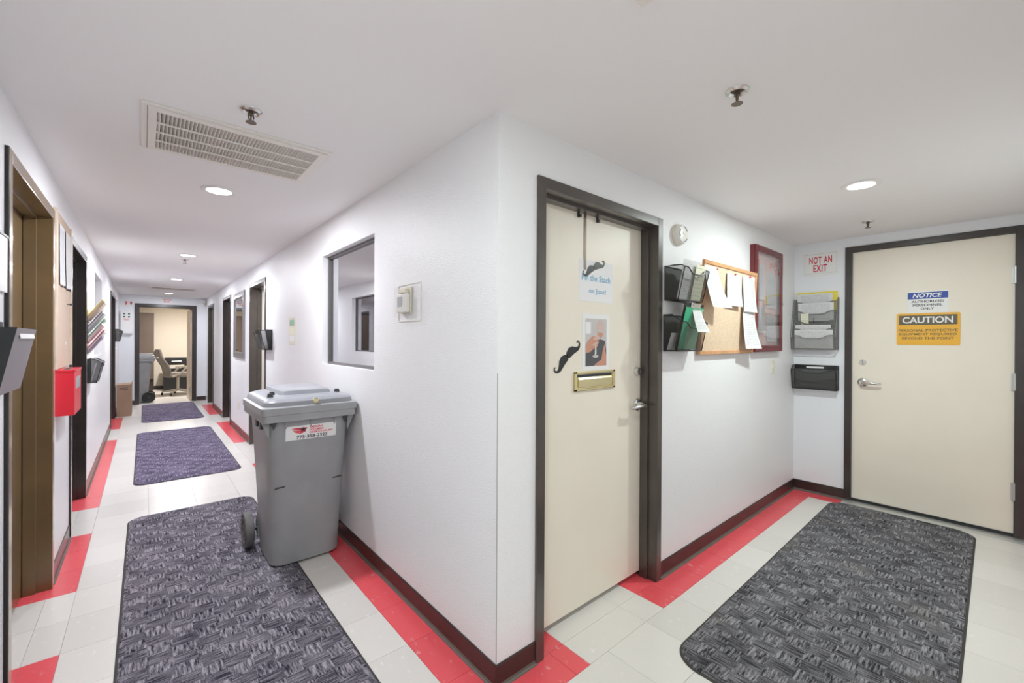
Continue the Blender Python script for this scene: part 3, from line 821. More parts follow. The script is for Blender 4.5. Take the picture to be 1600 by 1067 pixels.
# ------------------------------------------------------------------ wheeled bins
def wheeled_bin(label, loc, rz, sticker=True, group='grey wheeled bins'):
    """local: front faces -y, wheels at the back (+y); base centred on the origin"""
    t = thing('wheeled_bin', label, 'bin', loc, rz, group=group)
    n = 6
    b = MB().loft([rrect(-0.185, 0.185, -0.255, 0.11, 0.07, 0.0, n), rrect(-0.200, 0.200, -0.272, 0.13, 0.075, 0.012, n),
                   rrect(-0.206, 0.206, -0.277, 0.14, 0.075, 0.16, n), rrect(-0.226, 0.226, -0.306, 0.18, 0.07, 0.62, n), rrect(-0.240, 0.240, -0.328, 0.22, 0.065, 0.93, n)])
    body = b.build('body', 'binpl', t, smooth=True)
    # rim with a stepped lip
    MB().loft([rrect(-0.250, 0.250, -0.34, 0.235, 0.04, 0.885, n), rrect(-0.268, 0.268, -0.365, 0.255, 0.03, 0.890, n), rrect(-0.268, 0.268, -0.365, 0.255, 0.03, 0.928, n),
               rrect(-0.274, 0.274, -0.370, 0.26, 0.03, 0.932, n), rrect(-0.274, 0.274, -0.370, 0.26, 0.03, 0.972, n), rrect(-0.262, 0.262, -0.355, 0.25, 0.03, 0.978, n)]).build('rim', 'binpl', t, smooth=True)
    lid = MB().loft([rrect(-0.258, 0.258, -0.352, 0.25, 0.055, 0.974, n), rrect(-0.254, 0.254, -0.348, 0.25, 0.06, 1.002, n), rrect(-0.240, 0.240, -0.332, 0.245, 0.06, 1.016, n),
                     rrect(-0.222, 0.222, -0.305, 0.24, 0.05, 1.020, n), rrect(-0.19, 0.19, -0.22, 0.23, 0.05, 1.028, n)]).build('lid', 'binlid', t, smooth=True)
    MB().loft([rrect(-0.150, 0.160, -0.215, 0.235, 0.03, 1.022, n), rrect(-0.138, 0.150, -0.20, 0.23, 0.03, 1.050, n), rrect(-0.120, 0.135, -0.185, 0.22, 0.03, 1.056, n)]).build('raised_panel', 'binlid', lid, smooth=True)
    lk = MB().lathe([(0.0, 0), (0.017, 0), (0.017, -0.010), (0.012, -0.014), (0, -0.014)], 18, (0.02, -0.345, 0.998), 'y').build('lock', 'brass', lid, smooth=True)
    for (x, y) in ((-0.205, -0.235), (-0.178, -0.15), (0.195, -0.20)):
        MB().loft([rrect(x - 0.018, x + 0.018, y - 0.01, y + 0.01, 0.008, 1.026, 3), rrect(x - 0.012, x + 0.012, y - 0.006, y + 0.01, 0.005, 1.046, 3)]).build('stay', 'dark', lid, smooth=True)
    for x in (-0.14, 0.0, 0.14):
        MB().prism([(-0.34, 0.886), (-0.326, 0.84), (-0.318, 0.84), (-0.318, 0.886)], 'x', x - 0.004, x + 0.004).build('gusset', 'binpl', t)
    for sx in (-1, 1):
        MB().prism([(sx * 0.225, 0.79), (sx * 0.266, 0.888), (sx * 0.225, 0.888)], 'y', -0.315, -0.300).build('corner_gusset', 'binpl', t)
        MB().prism([(sx * 0.205 - 0.019, 0.886), (sx * 0.205, 0.842), (sx * 0.205 + 0.019, 0.886)], 'y', -0.331, -0.318).build('corner_recess', 'dark', t)
        for y in (-0.20, -0.09):
            MB().box(sx * 0.244 - 0.010, sx * 0.244 + 0.010, y - 0.02, y + 0.02, 0.835, 0.885).build('side_lug', 'dark', t)
    for x in (-0.165, 0.165):
        MB().prism([(x - 0.03, 0.485), (x + 0.03, 0.488), (x + 0.026, 0.496), (x - 0.02, 0.493)], 'y', -0.2995, -0.294).build('scuff_notch', 'dark', t)
    # axle, wheels, handle
    AY = 0.155
    MB().cyl((-0.27, AY, 0.112), (0.27, AY, 0.112), 0.012, 12).build('axle', 'dark', t, smooth=True)
    for sx in (-1, 1):
        wh = MB().lathe([(0.070, -0.018), (0.100, -0.024), (0.109, -0.024), (0.114, -0.016), (0.114, 0.016), (0.109, 0.024), (0.100, 0.024), (0.070, 0.018)], 36, (sx * 0.256, AY, 0.114), 'x').build('wheel', 'rubber' if sticker else 'blackrubber', t, smooth=True)
        hb = MB().lathe([(0, -0.021), (0.028, -0.021), (0.034, -0.016), (0.068, -0.014), (0.072, -0.02), (0.078, -0.024), (0.078, 0.024), (0.072, 0.02), (0.068, 0.014), (0.034, 0.016), (0.028, 0.021), (0, 0.021)], 28, (sx * 0.256, AY, 0.114), 'x').build('hub', 'rubber' if sticker else 'dark', wh, smooth=True)
        for k in range(6):
            a = 2 * pi * k / 6
            MB().lathe([(0, -0.0235), (0.006, -0.0235), (0.006, 0.0235), (0, 0.0235)], 10, (sx * 0.256, AY + 0.05 * cos(a), 0.114 + 0.05 * sin(a)), 'x').build('bolt', 'dark', wh)
        MB().prism([(0.10, 0.06), (0.185, 0.09), (0.185, 0.14), (0.13, 0.24)], 'x', sx * 0.19 - 0.015, sx * 0.19 + 0.015).build('axle_bracket', 'binpl', t)
        MB().box(sx * 0.18 - 0.012, sx * 0.18 + 0.012, 0.23, 0.31, 0.94, 0.965).build('handle_post', 'binpl', t)
    MB().cyl((-0.22, 0.31, 0.953), (0.22, 0.31, 0.953), 0.015, 12).build('handle', 'binpl', t, smooth=True)
    if sticker:
        sl = 0.0725  # slope of the front face
        st = MB().box(-0.145, 0.145, -0.0012, 0.0, -0.043, 0.043).build('sticker', 'signwhite', t)
        st.location = (0.005, -0.3215, 0.808); st.rotation_euler = (math.atan(sl) , 0, 0)
        yb = -0.0012
        text('company_lettering', 'AMERICAN', (-0.012, 0.062, 0.022, 0.035), 'logored', st, yb, bold=0.03)
        text('company_lettering', 'DOCUMENT', (-0.012, 0.070, 0.0055, 0.0185), 'logored', st, yb, bold=0.03)
        text('company_lettering', 'DESTRUCTION, INC.', (-0.012, 0.128, -0.012, 0.002), 'logored', st, yb, bold=0.03)
        text('phone_number', '775-358-2323', (-0.085, 0.092, -0.038, -0.017), 'ink', st, yb, bold=0.025)
        lg = MB()
        for k in range(5):   # nested shield stripes
            s = 1 - k * 0.19
            P = [(-0.05 * s, 0.016 * s + 0.0), (0.035 * s, 0.016 * s), (0.025 * s, -0.012 * s), (-0.005 * s, -0.022 * s), (-0.036 * s, -0.008 * s)]
            Q = [(-0.05 * s + 0.0045, 0.016 * s - 0.0035), (0.035 * s - 0.004, 0.016 * s - 0.0035), (0.025 * s - 0.004, -0.012 * s + 0.003), (-0.005 * s, -0.022 * s + 0.0035), (-0.036 * s + 0.004, -0.008 * s + 0.003)]
            for i in range(5):
                j = (i + 1) % 5
                lg.prism([(p[0] - 0.062, p[1] + 0.014) for p in (P[i], Q[i], Q[j], P[j])], 'y', yb - 0.0006, yb + 0.0001)
        lg.build('shield_logo', 'logored', st)
        star = []
        for k in range(10):
            a = pi / 2 + k * pi / 5; q = 0.017 if k % 2 == 0 else 0.007
            star.append((q * cos(a) * 1.3 - 0.048, q * sin(a) + 0.018))
        MB().prism(star, 'y', yb - 0.0012, yb - 0.0005).build('star_logo', 'ink', st)
    return t
wheeled_bin('grey wheeled bin with white phone-number sticker standing against the corridor wall', (-0.283, 1.795, 0.009), 0.0)
wheeled_bin('grey wheeled bin with black wheels half hidden by the far doorway', (-1.135, 11.02, 0.001), -pi / 2, sticker=False)

# ------------------------------------------------------------------ sheets and pockets
def sheet(name, label, cat, wall_, s, z, out, wd, ht, m, lean=0.0, curl=0.0, rot=0.0, group=None, bulge=0.0, skew=0.0):
    """a paper hanging with its bottom-left at local origin centre; lean moves the top outwards, curl lifts the bottom"""
    o = MB().sheet(lambda u, v: ((u - 0.5) * wd + skew * v, -(lean * v + curl * (1 - v) ** 2 * (0.6 + 0.8 * u) + bulge * sin(pi * v) * (0.5 + 0.5 * u)), v * ht), 6, 8)
    n = len(o.v)
    # a second skin gives the sheet its thickness
    o.v += [(x, y + 0.0006, zz) for (x, y, zz) in o.v[:n]]
    for i in range(n): o.uv[n + i] = o.uv[i]
    o.f += [tuple(n + i for i in reversed(q)) for q in list(o.f)]
    ob = o.build(name, m, recalc=False, smooth=True)
    ob.location = at(wall_, s, z, out)
    ob.rotation_euler = (0, rot, ROT[wall_])
    if rot:
        ob.rotation_euler = (Matrix.Rotation(ROT[wall_], 3, 'Z') @ Matrix.Rotation(rot, 3, 'Y')).to_euler()
    return tag(ob, label, cat, group)

def wave(u, dip):
    """top edge of a file pocket: high at the ends, dipping in the middle"""
    return dip * (0.5 - 0.5 * cos(pi * min(1, max(0, (min(u, 1 - u) - 0.12) / 0.22))))

def pocket(label, wall_, s, z, wd, ht, d0, d1, m='mesh', wire='blackwire', dip=0.035, fh=0.85, r=0.0035, group='black wire mesh wall pockets'):
    """wall file pocket: back plate, two sides, floor and a wavy front"""
    t = wthing('file_pocket', label, 'file holder', wall_, s, z, group=group)
    a = wd / 2; f0, f1 = d0, d1
    N = 16
    top = [(-a + wd * i / N, -f1, ht * fh - wave(i / N, dip)) for i in range(N + 1)]
    bot = [(-a + wd * i / N, -f0, 0.0) for i in range(N + 1)]
    fp = MB()
    fp.v = bot + top
    fp.f = [(i, i + 1, N + 2 + i, N + 1 + i) for i in range(N)]
    fp.build('front_panel', m, t, recalc=False)
    MB().box(-a, a, -0.003, -0.002, 0, ht).build('back_panel', m, t)
    MB().box(-a, a, -f0, -0.002, -0.001, 0.001).build('floor_panel', m, t)
    for sx in (-1, 1):
        sd = MB(); sd.v = [(sx * a, -0.002, 0), (sx * a, -f0, 0), (sx * a, -f1, ht * fh), (sx * a, -f1 * 0.45, ht), (sx * a, -0.002, ht)]
        sd.f = [(0, 1, 2, 3, 4)]
        sd.build('side_panel', m, t, recalc=False)
    w_ = MB()
    w_.tube(top, r, 8)
    w_.tube([(-a, -f0, 0), (a, -f0, 0)], r, 8)
    w_.tube([(-a, -0.004, ht), (a, -0.004, ht)], r, 8)
    w_.tube([(-a, -0.004, 0), (a, -0.004, 0)], r, 8)
    for sx in (-1, 1):
        w_.tube([(sx * a, -0.004, 0), (sx * a, -0.004, ht), (sx * a, -f1 * 0.45, ht), (sx * a, -f1 * 0.85, ht * (fh + 0.05)), (sx * a, -f1, ht * fh), (sx * a, -f0, 0), (sx * a, -0.004, 0)], r, 8)
    w_.build('wire_rim', wire, t, smooth=True)
    return t

# ---- things on and beside the mail-slot door (door face lies 95 mm behind the wall face)
DY = -Y1
def dsheet(name, label, cat, x0, x1, z0, z1, m):
    o = MB().box(-(x1 - x0) / 2, (x1 - x0) / 2, -0.0008, 0, 0, z1 - z0)
    ob = o.build(name, m); ob.location = ((x0 + x1) / 2, Y1 - 0.0002, z0)
    return tag(ob, label, cat)
ps = thing('paper_sign', 'white paper sign with blue lettering above the photo print', 'sign', (0.737, Y1 - 0.0003, 1.583))
MB().box(-0.139, 0.139, -0.0008, 0, 0, 0.214).build('sheet', 'plainpaper', ps)
text('blue_lettering', 'Pin the Stach', (-0.118, 0.118, 0.107, 0.140), 'blueink', ps, -0.0008, bold=0.012)
text('blue_lettering', 'on Jose!', (-0.062, 0.080, 0.037, 0.070), 'blueink', ps, -0.0008, bold=0.012)
pp = thing('photo_print', 'printed photo of a person raising a glass, above the mail slot', 'photo', (0.737, Y1 - 0.0003, 1.228))
MB().box(-0.112, 0.112, -0.0008, 0, 0, 0.292).build('sheet', 'plainpaper', pp)
def blob(pts, m, nm, lay):
    MB().prism([(x, z) for x, z in pts], 'y', -0.0008 - 0.0004 * lay, -0.0006).build(nm, m, pp)
def ell(cx, cz, a, b, n=20, r=0.0):
    return [(cx + a * cos(2 * pi * k / n) * cos(r) - b * sin(2 * pi * k / n) * sin(r), cz + a * cos(2 * pi * k / n) * sin(r) + b * sin(2 * pi * k / n) * cos(r)) for k in range(n)]
blob([(-0.088, 0.022), (0.088, 0.022), (0.088, 0.268), (-0.088, 0.268)], 'printgrey', 'print_background', 1)
blob([(-0.085, 0.19), (-0.045, 0.19), (-0.045, 0.25), (-0.085, 0.25)], 'plainpaper', 'print_window', 2)
blob([(-0.086, 0.0225), (0.086, 0.0225), (0.086, 0.10), (0.075, 0.15), (0.03, 0.165), (-0.02, 0.12), (-0.086, 0.10)], 'printdark', 'print_shirt', 2)
blob([(-0.02, 0.0228), (0.0865, 0.0228), (0.0865, 0.07), (0.07, 0.135), (0.055, 0.10), (0.045, 0.055), (0.0, 0.035)], 'skin', 'print_arm', 3)
blob(ell(0.035, 0.215, 0.030, 0.046), 'skinlight', 'print_head', 3)
blob(ell(0.033, 0.185, 0.022, 0.016), 'skin', 'print_chin', 4)
blob(ell(0.033, 0.205, 0.025, 0.008), 'printgrey', 'print_glasses', 5)
blob([(-0.086, 0.09), (-0.05, 0.095), (-0.01, 0.12), (0.02, 0.14), (0.015, 0.17), (-0.03, 0.178), (-0.07, 0.15), (-0.086, 0.13)], 'skin', 'print_hand', 4)
for k in range(4):
    blob(ell(-0.012 + 0.004 * k, 0.122 + 0.015 * k, 0.026, 0.0065, 14, 0.3), 'skinlight' if k % 2 else 'skin', 'print_finger', 5 + k % 2)
blob([(-0.012, 0.075), (0.0, 0.085), (-0.002, 0.13), (-0.008, 0.13)], 'plainpaper', 'print_glass_stem', 6)
blob(ell(-0.006, 0.072, 0.024, 0.008), 'printgrey', 'print_glass_foot', 6)

def moustache(label, x, z, length, ang, thick=0.0025):
    """handlebar moustache outline: thick stroke along a mirrored S with curled tips"""
    ctr = [(0.0, -0.01, 0.10), (0.06, 0.02, 0.165), (0.14, 0.035, 0.20), (0.22, 0.015, 0.18), (0.30, -0.03, 0.125), (0.375, -0.06, 0.085), (0.44, -0.055, 0.056), (0.49, -0.01, 0.042), (0.498, 0.04, 0.034), (0.475, 0.075, 0.028), (0.445, 0.072, 0.020), (0.432, 0.052, 0.012)]
    ctr = [(a * length, b * length, c * length) for a, b, c in ctr]
    t = thing('moustache_cutout', label, 'cutout', (x, Y1 - 0.0003, z), 0, group='black moustache cut-outs')
    mb = MB()
    for sx in (-1, 1):
        L_, R_ = [], []
        for i, (px, pz, wd) in enumerate(ctr):
            q0 = ctr[max(i - 1, 0)]; q1 = ctr[min(i + 1, len(ctr) - 1)]
            dx, dz = q1[0] - q0[0], q1[1] - q0[1]; l = math.hypot(dx, dz)
            nx, nz = -dz / l, dx / l
            L_.append((px + nx * wd / 2, pz + nz * wd / 2)); R_.append((px - nx * wd / 2, pz - nz * wd / 2))
        for i in range(len(ctr) - 1):
            q = [L_[i], R_[i], R_[i + 1], L_[i + 1]]
            q = [(sx * px * cos(ang) - pz * sin(ang), sx * px * sin(ang) + pz * cos(ang)) for px, pz in q]
            mb.prism(q, 'y', -thick, 0)
    mb.build('cutout', 'black', t)
    return t
moustache('black moustache cut-out stuck low beside the photo print', 0.515, 1.300, 0.225, radians(38))
moustache('black moustache cut-out hanging over the blue lettered sign', 0.716, 1.758, 0.19, radians(24))
tag(MB().box(0.634, 0.650, Y1 - 0.004, Y1 - 0.001, 1.745, 2.034).build('hanging_strap', 'bracket'), 'narrow brown strap hanging down the cream mail-slot door', 'strap')
for (x, lb) in ((0.591, 'left'), (0.740, 'right')):
    t = thing('door_hook', 'small black hook over the cream door top, %s of the strap' % lb, 'hook', (x, Y1, 2.0), 0, group='small over-door hooks')
    MB().box(-0.008, 0.008, -0.003, 0, 0, 0.036).build('plate', 'black', t)
    MB().box(-0.006, 0.006, -0.016, -0.003, 0, 0.004).box(-0.006, 0.006, -0.017, -0.014, 0, 0.014).build('prong', 'black', t)

# smoke detector
sd = wthing('smoke_alarm', 'round white smoke alarm on the wall right of the cream door', 'alarm', 'A', 1.392, 2.025)
MB().lathe([(0, 0), (0.066, 0), (0.066, -0.012), (0.062, -0.016), (0, -0.016)], 36, (0, 0, 0), 'y').build('base_plate', 'ivory', sd, smooth=True)
MB().lathe([(0, -0.016), (0.060, -0.016), (0.060, -0.030), (0.050, -0.042), (0.030, -0.046), (0, -0.047)], 36, (0, 0, 0), 'y').build('cover', 'whitepl', sd, smooth=True)
for k in range(3):
    MB().tube([(0.045 * cos(a), -0.0445, 0.045 * sin(a)) for a in [0.5 + 2.1 * k + 0.25 * i for i in range(5)]], 0.0018, 6).build('grille_slot', 'ink', sd)
MB().box(-0.016, 0.012, -0.049, -0.046, -0.006, 0.012).build('test_button', 'ivory', sd, bevel=0.002)

# two mesh pockets beside the door
pocket('upper black wire mesh pocket beside the cream door', 'A', 1.40, 1.622, 0.30, 0.198, 0.085, 0.125, 'meshlight', fh=0.93)
pocket('lower black wire mesh pocket holding a green clipboard', 'A', 1.39, 1.325, 0.30, 0.21, 0.085, 0.12, 'meshlight', fh=0.80)
sheet('paper_sheet', 'white sheet standing in the upper mesh pocket beside the door', 'paper', 'A', 1.37, 1.628, 0.065, 0.20, 0.225, 'paper', lean=0.045)
sheet('paper_sheet', 'pale yellow note standing in the upper mesh pocket', 'paper', 'A', 1.465, 1.628, 0.080, 0.12, 0.205, 'paleyellow', lean=0.04)
sheet('paper_sheet', 'crumpled white sheet slumped in the lower mesh pocket', 'paper', 'A', 1.29, 1.33, 0.02, 0.09, 0.10, 'plainpaper', lean=0.03)
cb = thing('clipboard', 'black clipboard leaning out of the lower mesh pocket', 'clipboard', (1.405, -0.045, 1.335), 0)
cb.rotation_euler = (radians(13), 0, 0)
MB().box(-0.115, 0.115, -0.004, 0.004, 0, 0.275).build('board', 'black', cb, bevel=0.003)
clp = MB().box(-0.055, 0.055, -0.014, -0.004, 0.250, 0.280).build('clip', 'steel', cb, bevel=0.004)
MB().cyl((-0.05, -0.014, 0.268), (0.05, -0.014, 0.268), 0.005, 10).build('spring', 'steel', clp, smooth=True)
gf = thing('file_folder', 'bright green folder on the clipboard in the lower pocket', 'folder', (1.400, -0.052, 1.335), 0)
gf.rotation_euler = (radians(13), 0, 0)
MB().box(-0.105, 0.108, -0.0045, -0.0022, 0, 0.252).build('cover', 'greenfile', gf)
MB().box(-0.03, 0.108, -0.0065, -0.0046, 0, 0.246).build('front_leaf', 'palegreen', gf)
pg = sheet('paper_sheet', 'narrow printed list clipped in front of the green folder', 'paper', 'A', 1.425, 1.435, 0.125, 0.105, 0.168, 'paper', lean=-0.02, curl=0.03)

# ------------------------------------------------------------------ cork board, its sheets, the display case
ck = thing('cork_board', 'wood framed cork board with pinned papers beside the maroon case', 'board', (2.068, -0.012, 1.30))
ck.rotation_euler = (radians(2.8), 0, 0)
MB().box(-0.418, 0.418, -0.012, -0.002, 0.012, 0.588).build('cork_panel', 'cork', ck)
for (a, b, c, e) in ((-0.433, 0.433, 0.582, 0.606), (-0.433, 0.433, -0.004, 0.02), (-0.433, -0.411, 0.02, 0.582), (0.411, 0.433, 0.02, 0.582)):
    MB().box(a, b, -0.020, 0.0, c, e).build('frame_rail', 'wood', ck, bevel=0.002)
sheet('paper_sheet', 'large white sheet pinned loose at the left of the cork board', 'paper', 'A', 1.755, 1.60, 0.072, 0.19, 0.265, 'paper2', lean=-0.005, curl=0.05, skew=-0.05)
sheet('paper_sheet', 'square white form pinned in the middle of the cork board', 'paper', 'A', 2.08, 1.63, 0.056, 0.235, 0.225, 'paper2', curl=0.012, lean=0.005)
sheet('paper_sheet', 'upper white sheet pinned at the right of the cork board', 'paper', 'A', 2.345, 1.60, 0.058, 0.215, 0.265, 'paper2', curl=0.015)
sheet('paper_sheet', 'long white sheet hanging below another at the right of the cork board', 'paper', 'A', 2.345, 1.33, 0.056, 0.215, 0.33, 'paper', curl=0.04)
for (x, z, lb) in ((1.79, 1.855, 'red pin holding the large loose sheet'), (2.08, 1.85, 'red pin holding the square form'), (2.345, 1.86, 'red pin at the top right sheet')):
    tag(place(MB().lathe([(0, 0), (0.003, 0), (0.003, -0.006), (0.006, -0.008), (0.006, -0.014), (0, -0.014)], 10, (0, 0, 0), 'y').build('push_pin', 'signred', smooth=True), (x, -0.0575, z)), lb + ' on the wood framed cork board', 'pin', 'red push pins on the cork board')

dc = wthing('display_case', 'maroon framed glass notice case mounted at the hall corner', 'display case', 'A', 2.816, 1.30)
W2, HH, D = 0.301, 0.84, 0.046
MB().box(-W2 + 0.01, W2 - 0.01, -0.012, 0, 0.01, HH - 0.01).build('back_panel', 'pinkpaper', dc)
bd = MB()
for (a, b, c, e) in ((-W2, -W2 + 0.016, 0, HH), (W2 - 0.016, W2, 0, HH), (-W2 + 0.016, W2 - 0.016, 0, 0.016), (-W2 + 0.016, W2 - 0.016, HH - 0.016, HH)):
    bd.box(a, b, -0.032, 0, c, e)
bd.build('case_body', 'maroon', dc, bevel=0.003)
dr = MB()
for (a, b, c, e) in ((-W2, -W2 + 0.052, 0, HH), (W2 - 0.052, W2, 0, HH), (-W2 + 0.052, W2 - 0.052, 0, 0.052), (-W2 + 0.052, W2 - 0.052, HH - 0.052, HH)):
    dr.box(a, b, -D, -0.0325, c, e)
dro = dr.build('door_frame', 'maroon', dc, bevel=0.006)
MB().box(-W2 + 0.050, W2 - 0.050, -0.042, -0.039, 0.050, HH - 0.050).build('glass', 'glass', dro)
MB().cyl((W2 - 0.02, -D - 0.006, 0.40), (W2 - 0.02, -D + 0.002, 0.40), 0.009, 14).build('lock', 'steel', dro, smooth=True)
for (x, z, wd, ht, m, lb) in ((2.67, 1.72, 0.20, 0.28, 'paper2', 'upper left sheet inside the maroon notice case'), (2.68, 1.45, 0.22, 0.22, 'paper', 'lower left sheet inside the maroon notice case'), (2.93, 1.66, 0.20, 0.30, 'paper2', 'upper right sheet inside the maroon notice case'), (2.93, 1.38, 0.20, 0.22, 'paper2', 'lower right sheet inside the maroon notice case')):
    sheet('paper_sheet', lb, 'paper', 'A', x, z, 0.014, wd, ht, m, curl=0.008, group='sheets in the notice case')

def wall_plate(label, wall_, s, z, m='ivory', w2=0.035, h=0.115, kind='switch'):
    t = wthing('wall_plate', label, kind, wall_, s, z)
    MB().box(-w2, w2, -0.005, 0, 0, h).build('plate', m, t, bevel=0.002)
    if kind == 'switch':
        MB().prism([(-0.005, h / 2 - 0.014), (-0.009, h / 2 - 0.008), (-0.016, h / 2 + 0.010), (-0.005, h / 2 + 0.014)], 'x', -0.006, 0.006).build('toggle', m, t)
    else:
        for zz in (0.3, 0.7):
            so = MB().lathe([(0, -0.005), (0.015, -0.005), (0.015, -0.007), (0, -0.007)], 18, (0, 0, h * zz), 'y').build('socket', m, t)
            for sx in (-1, 1):
                MB().box(sx * 0.006 - 0.001, sx * 0.006 + 0.001, -0.0076, -0.0068, h * zz - 0.004, h * zz + 0.004).build('slot', 'ink', so)
    return t
wall_plate('ivory light switch below the maroon notice case', 'A', 3.02, 1.11)
wall_plate('ivory switch set into the tall cork strip on the left', 'L', 2.62, 1.285, 'whitepl')
wall_plate('ivory wall outlet low on the corridor wall below the mirror', 'B', 6.08, 0.35, 'ivory', kind='outlet')
wall_plate('white switch beside the farthest right corridor door', 'B', 8.98, 1.44, 'whitepl', w2=0.05)

# ------------------------------------------------------------------ short hall end wall
ne = wthing('exit_sign', 'white NOT AN EXIT sign with red letters above the wall files', 'sign', 'E', -0.2025, 1.985)
MB().box(-0.14, 0.14, -0.004, 0, 0, 0.214).build('plate', 'signwhite', ne, bevel=0.001)
bdr = MB()
a, b, c, e, t_ = -0.122, 0.122, 0.018, 0.196, 0.0022
for q in ((a, b, c, c + t_), (a, b, e - t_, e), (a, a + t_, c, e), (b - t_, b, c, e)):
    bdr.box(q[0], q[1], -0.0046, -0.0038, q[2], q[3])
bdr.build('border_line', 'lcd', ne)
text('red_lettering', 'NOT AN', (-0.086, 0.086, 0.108, 0.172), 'signred', ne, -0.004, bold=0.02, spacing=1.12)
text('red_lettering', 'EXIT', (-0.054, 0.050, 0.034, 0.098), 'signred', ne, -0.004, bold=0.02, spacing=1.12)

nt_ = wthing('notice_sign', 'blue and white NOTICE authorized personnel sign on the door', 'sign', 'E', -0.901, 1.612, -0.012)
MB().box(-0.117, 0.117, -0.0015, 0, 0, 0.174).build('sheet', 'signwhite', nt_)
MB().box(-0.114, 0.114, -0.0024, -0.001, 0.115, 0.166).build('blue_band', 'signblue', nt_)
text('white_lettering', 'NOTICE', (-0.086, 0.083, 0.124, 0.158), 'signwhite', nt_, -0.0024, bold=0.03, shear=0.25)
for i, (s_, w_) in enumerate((('AUTHORIZED', 0.092), ('PERSONNEL', 0.084), ('ONLY', 0.038))):
    text('black_lettering', s_, (-w_, w_, 0.084 - i * 0.028, 0.103 - i * 0.028), 'ink', nt_, -0.0015, bold=0.02)
ca = wthing('caution_sign', 'orange CAUTION protective equipment sign on the cream door', 'sign', 'E', -0.901, 1.362, -0.012)
r_ = [(p[0], p[1]) for p in rrect(-0.18, 0.18, 0, 0.252, 0.012, 0)]
MB().prism(r_, 'y', -0.0030, -0.0004).build('plate', 'signorange', ca)
MB().box(-0.165, 0.165, -0.0042, -0.002, 0.160, 0.236).build('dark_band', 'signgrey', ca)
text('caution_lettering', 'CAUTION', (-0.145, 0.142, 0.172, 0.224), 'signwhite', ca, -0.0042, bold=0.025)
for i, (s_, w_) in enumerate((('PERSONAL PROTECTIVE', 0.167), ('EQUIPMENT REQUIRED', 0.163), ('BEYOND THIS POINT', 0.146))):
    text('dark_lettering', s_, (-w_, w_, 0.106 - i * 0.031, 0.126 - i * 0.031), 'signgrey', ca, -0.003, bold=0.015)

# tiered grey mesh file rack
fr_ = wthing('file_rack', 'grey wire mesh rack of five file tiers beside the door', 'file holder', 'E', -0.175, 1.315)
a = 0.165
for sx in (-1, 1):
    sp_ = MB(); sp_.v = [(sx * a, -0.002, 0), (sx * a, -0.10, 0.0), (sx * a, -0.125, 0.11), (sx * a, -0.03, 0.46), (sx * a, -0.002, 0.46)]
    sp_.f = [(0, 1, 2, 3, 4)]; sp_.build('side_panel', 'meshgrey', fr_, recalc=False)
    MB().tube([(sx * a, -0.004, 0), (sx * a, -0.10, 0), (sx * a, -0.125, 0.11), (sx * a, -0.03, 0.46), (sx * a, -0.004, 0.46), (sx * a, -0.004, 0)], 0.004, 8).build('side_wire', 'wiregrey', fr_, smooth=True)
tiers = [(-0.10, 0.0, -0.122, 0.125), (-0.082, 0.085, -0.098, 0.185), (-0.064, 0.155, -0.078, 0.258), (-0.048, 0.235, -0.060, 0.345), (-0.030, 0.32, -0.040, 0.43)]
for (y0, z0, y1, z1) in tiers:
    N = 16
    top = [(-a + 2 * a * i / N, y1, z1 - wave(i / N, 0.028)) for i in range(N + 1)]
    bot = [(-a + 2 * a * i / N, y0, z0) for i in range(N + 1)]
    fp = MB(); fp.v = bot + top; fp.f = [(i, i + 1, N + 2 + i, N + 1 + i) for i in range(N)]
    tp = fp.build('tier_panel', 'meshgrey', fr_, recalc=False)
    MB().tube(top, 0.0035, 8).build('tier_wire', 'wiregrey', tp, smooth=True)
MB().box(-a, a, -0.003, -0.002, 0, 0.46).build('back_panel', 'meshgrey', fr_)
MB().tube([(-a, -0.10, 0), (a, -0.10, 0)], 0.004, 8).build('bottom_wire', 'wiregrey', fr_, smooth=True)
sheet('file_folder', 'yellow folder standing at the back of the grey file rack', 'folder', 'E', -0.18, 1.66, 0.010, 0.31, 0.175, 'yellowpaper', lean=0.006)
sheet('paper_sheet', 'white sheet in the top tier of the grey file rack', 'paper', 'E', -0.165, 1.65, 0.020, 0.27, 0.170, 'paper2', lean=0.004)
sheet('paper_sheet', 'white sheet in the second tier of the grey file rack', 'paper', 'E', -0.178, 1.57, 0.046, 0.27, 0.165, 'paper2', lean=0.004)
sheet('paper_sheet', 'pale yellow slip in the third tier of the grey file rack', 'paper', 'E', -0.10, 1.49, 0.064, 0.06, 0.150, 'paleyellow', lean=0.004)
sheet('paper_sheet', 'white sheet in the fourth tier of the grey file rack', 'paper', 'E', -0.165, 1.41, 0.080, 0.27, 0.125, 'paper', lean=0.008)
sheet('paper_sheet', 'white sheet in the bottom tier of the grey file rack', 'paper', 'E', -0.175, 1.325, 0.090, 0.29, 0.165, 'paper', lean=0.016)
tag(place(MB().tube([(0, 0, 0), (0.004, -0.002, 0.10)], 0.002, 8).build('pen', 'black', smooth=True), (XE - 0.062, -0.165, 1.505), -pi / 2), 'thin black pen standing in the grey file rack', 'pen')
pk = pocket('wide black mesh pocket below the grey file rack', 'E', -0.175, 0.955, 0.335, 0.215, 0.075, 0.11, 'meshlight', fh=0.82, dip=0.028)
MB().box(-0.165, 0.165, -0.006, -0.003, 0.18, 0.212).build('top_bar', 'black', pk)
MB().box(-0.075, 0.06, -0.0075, -0.006, 0.187, 0.203).build('label_strip', 'plainpaper', pk)

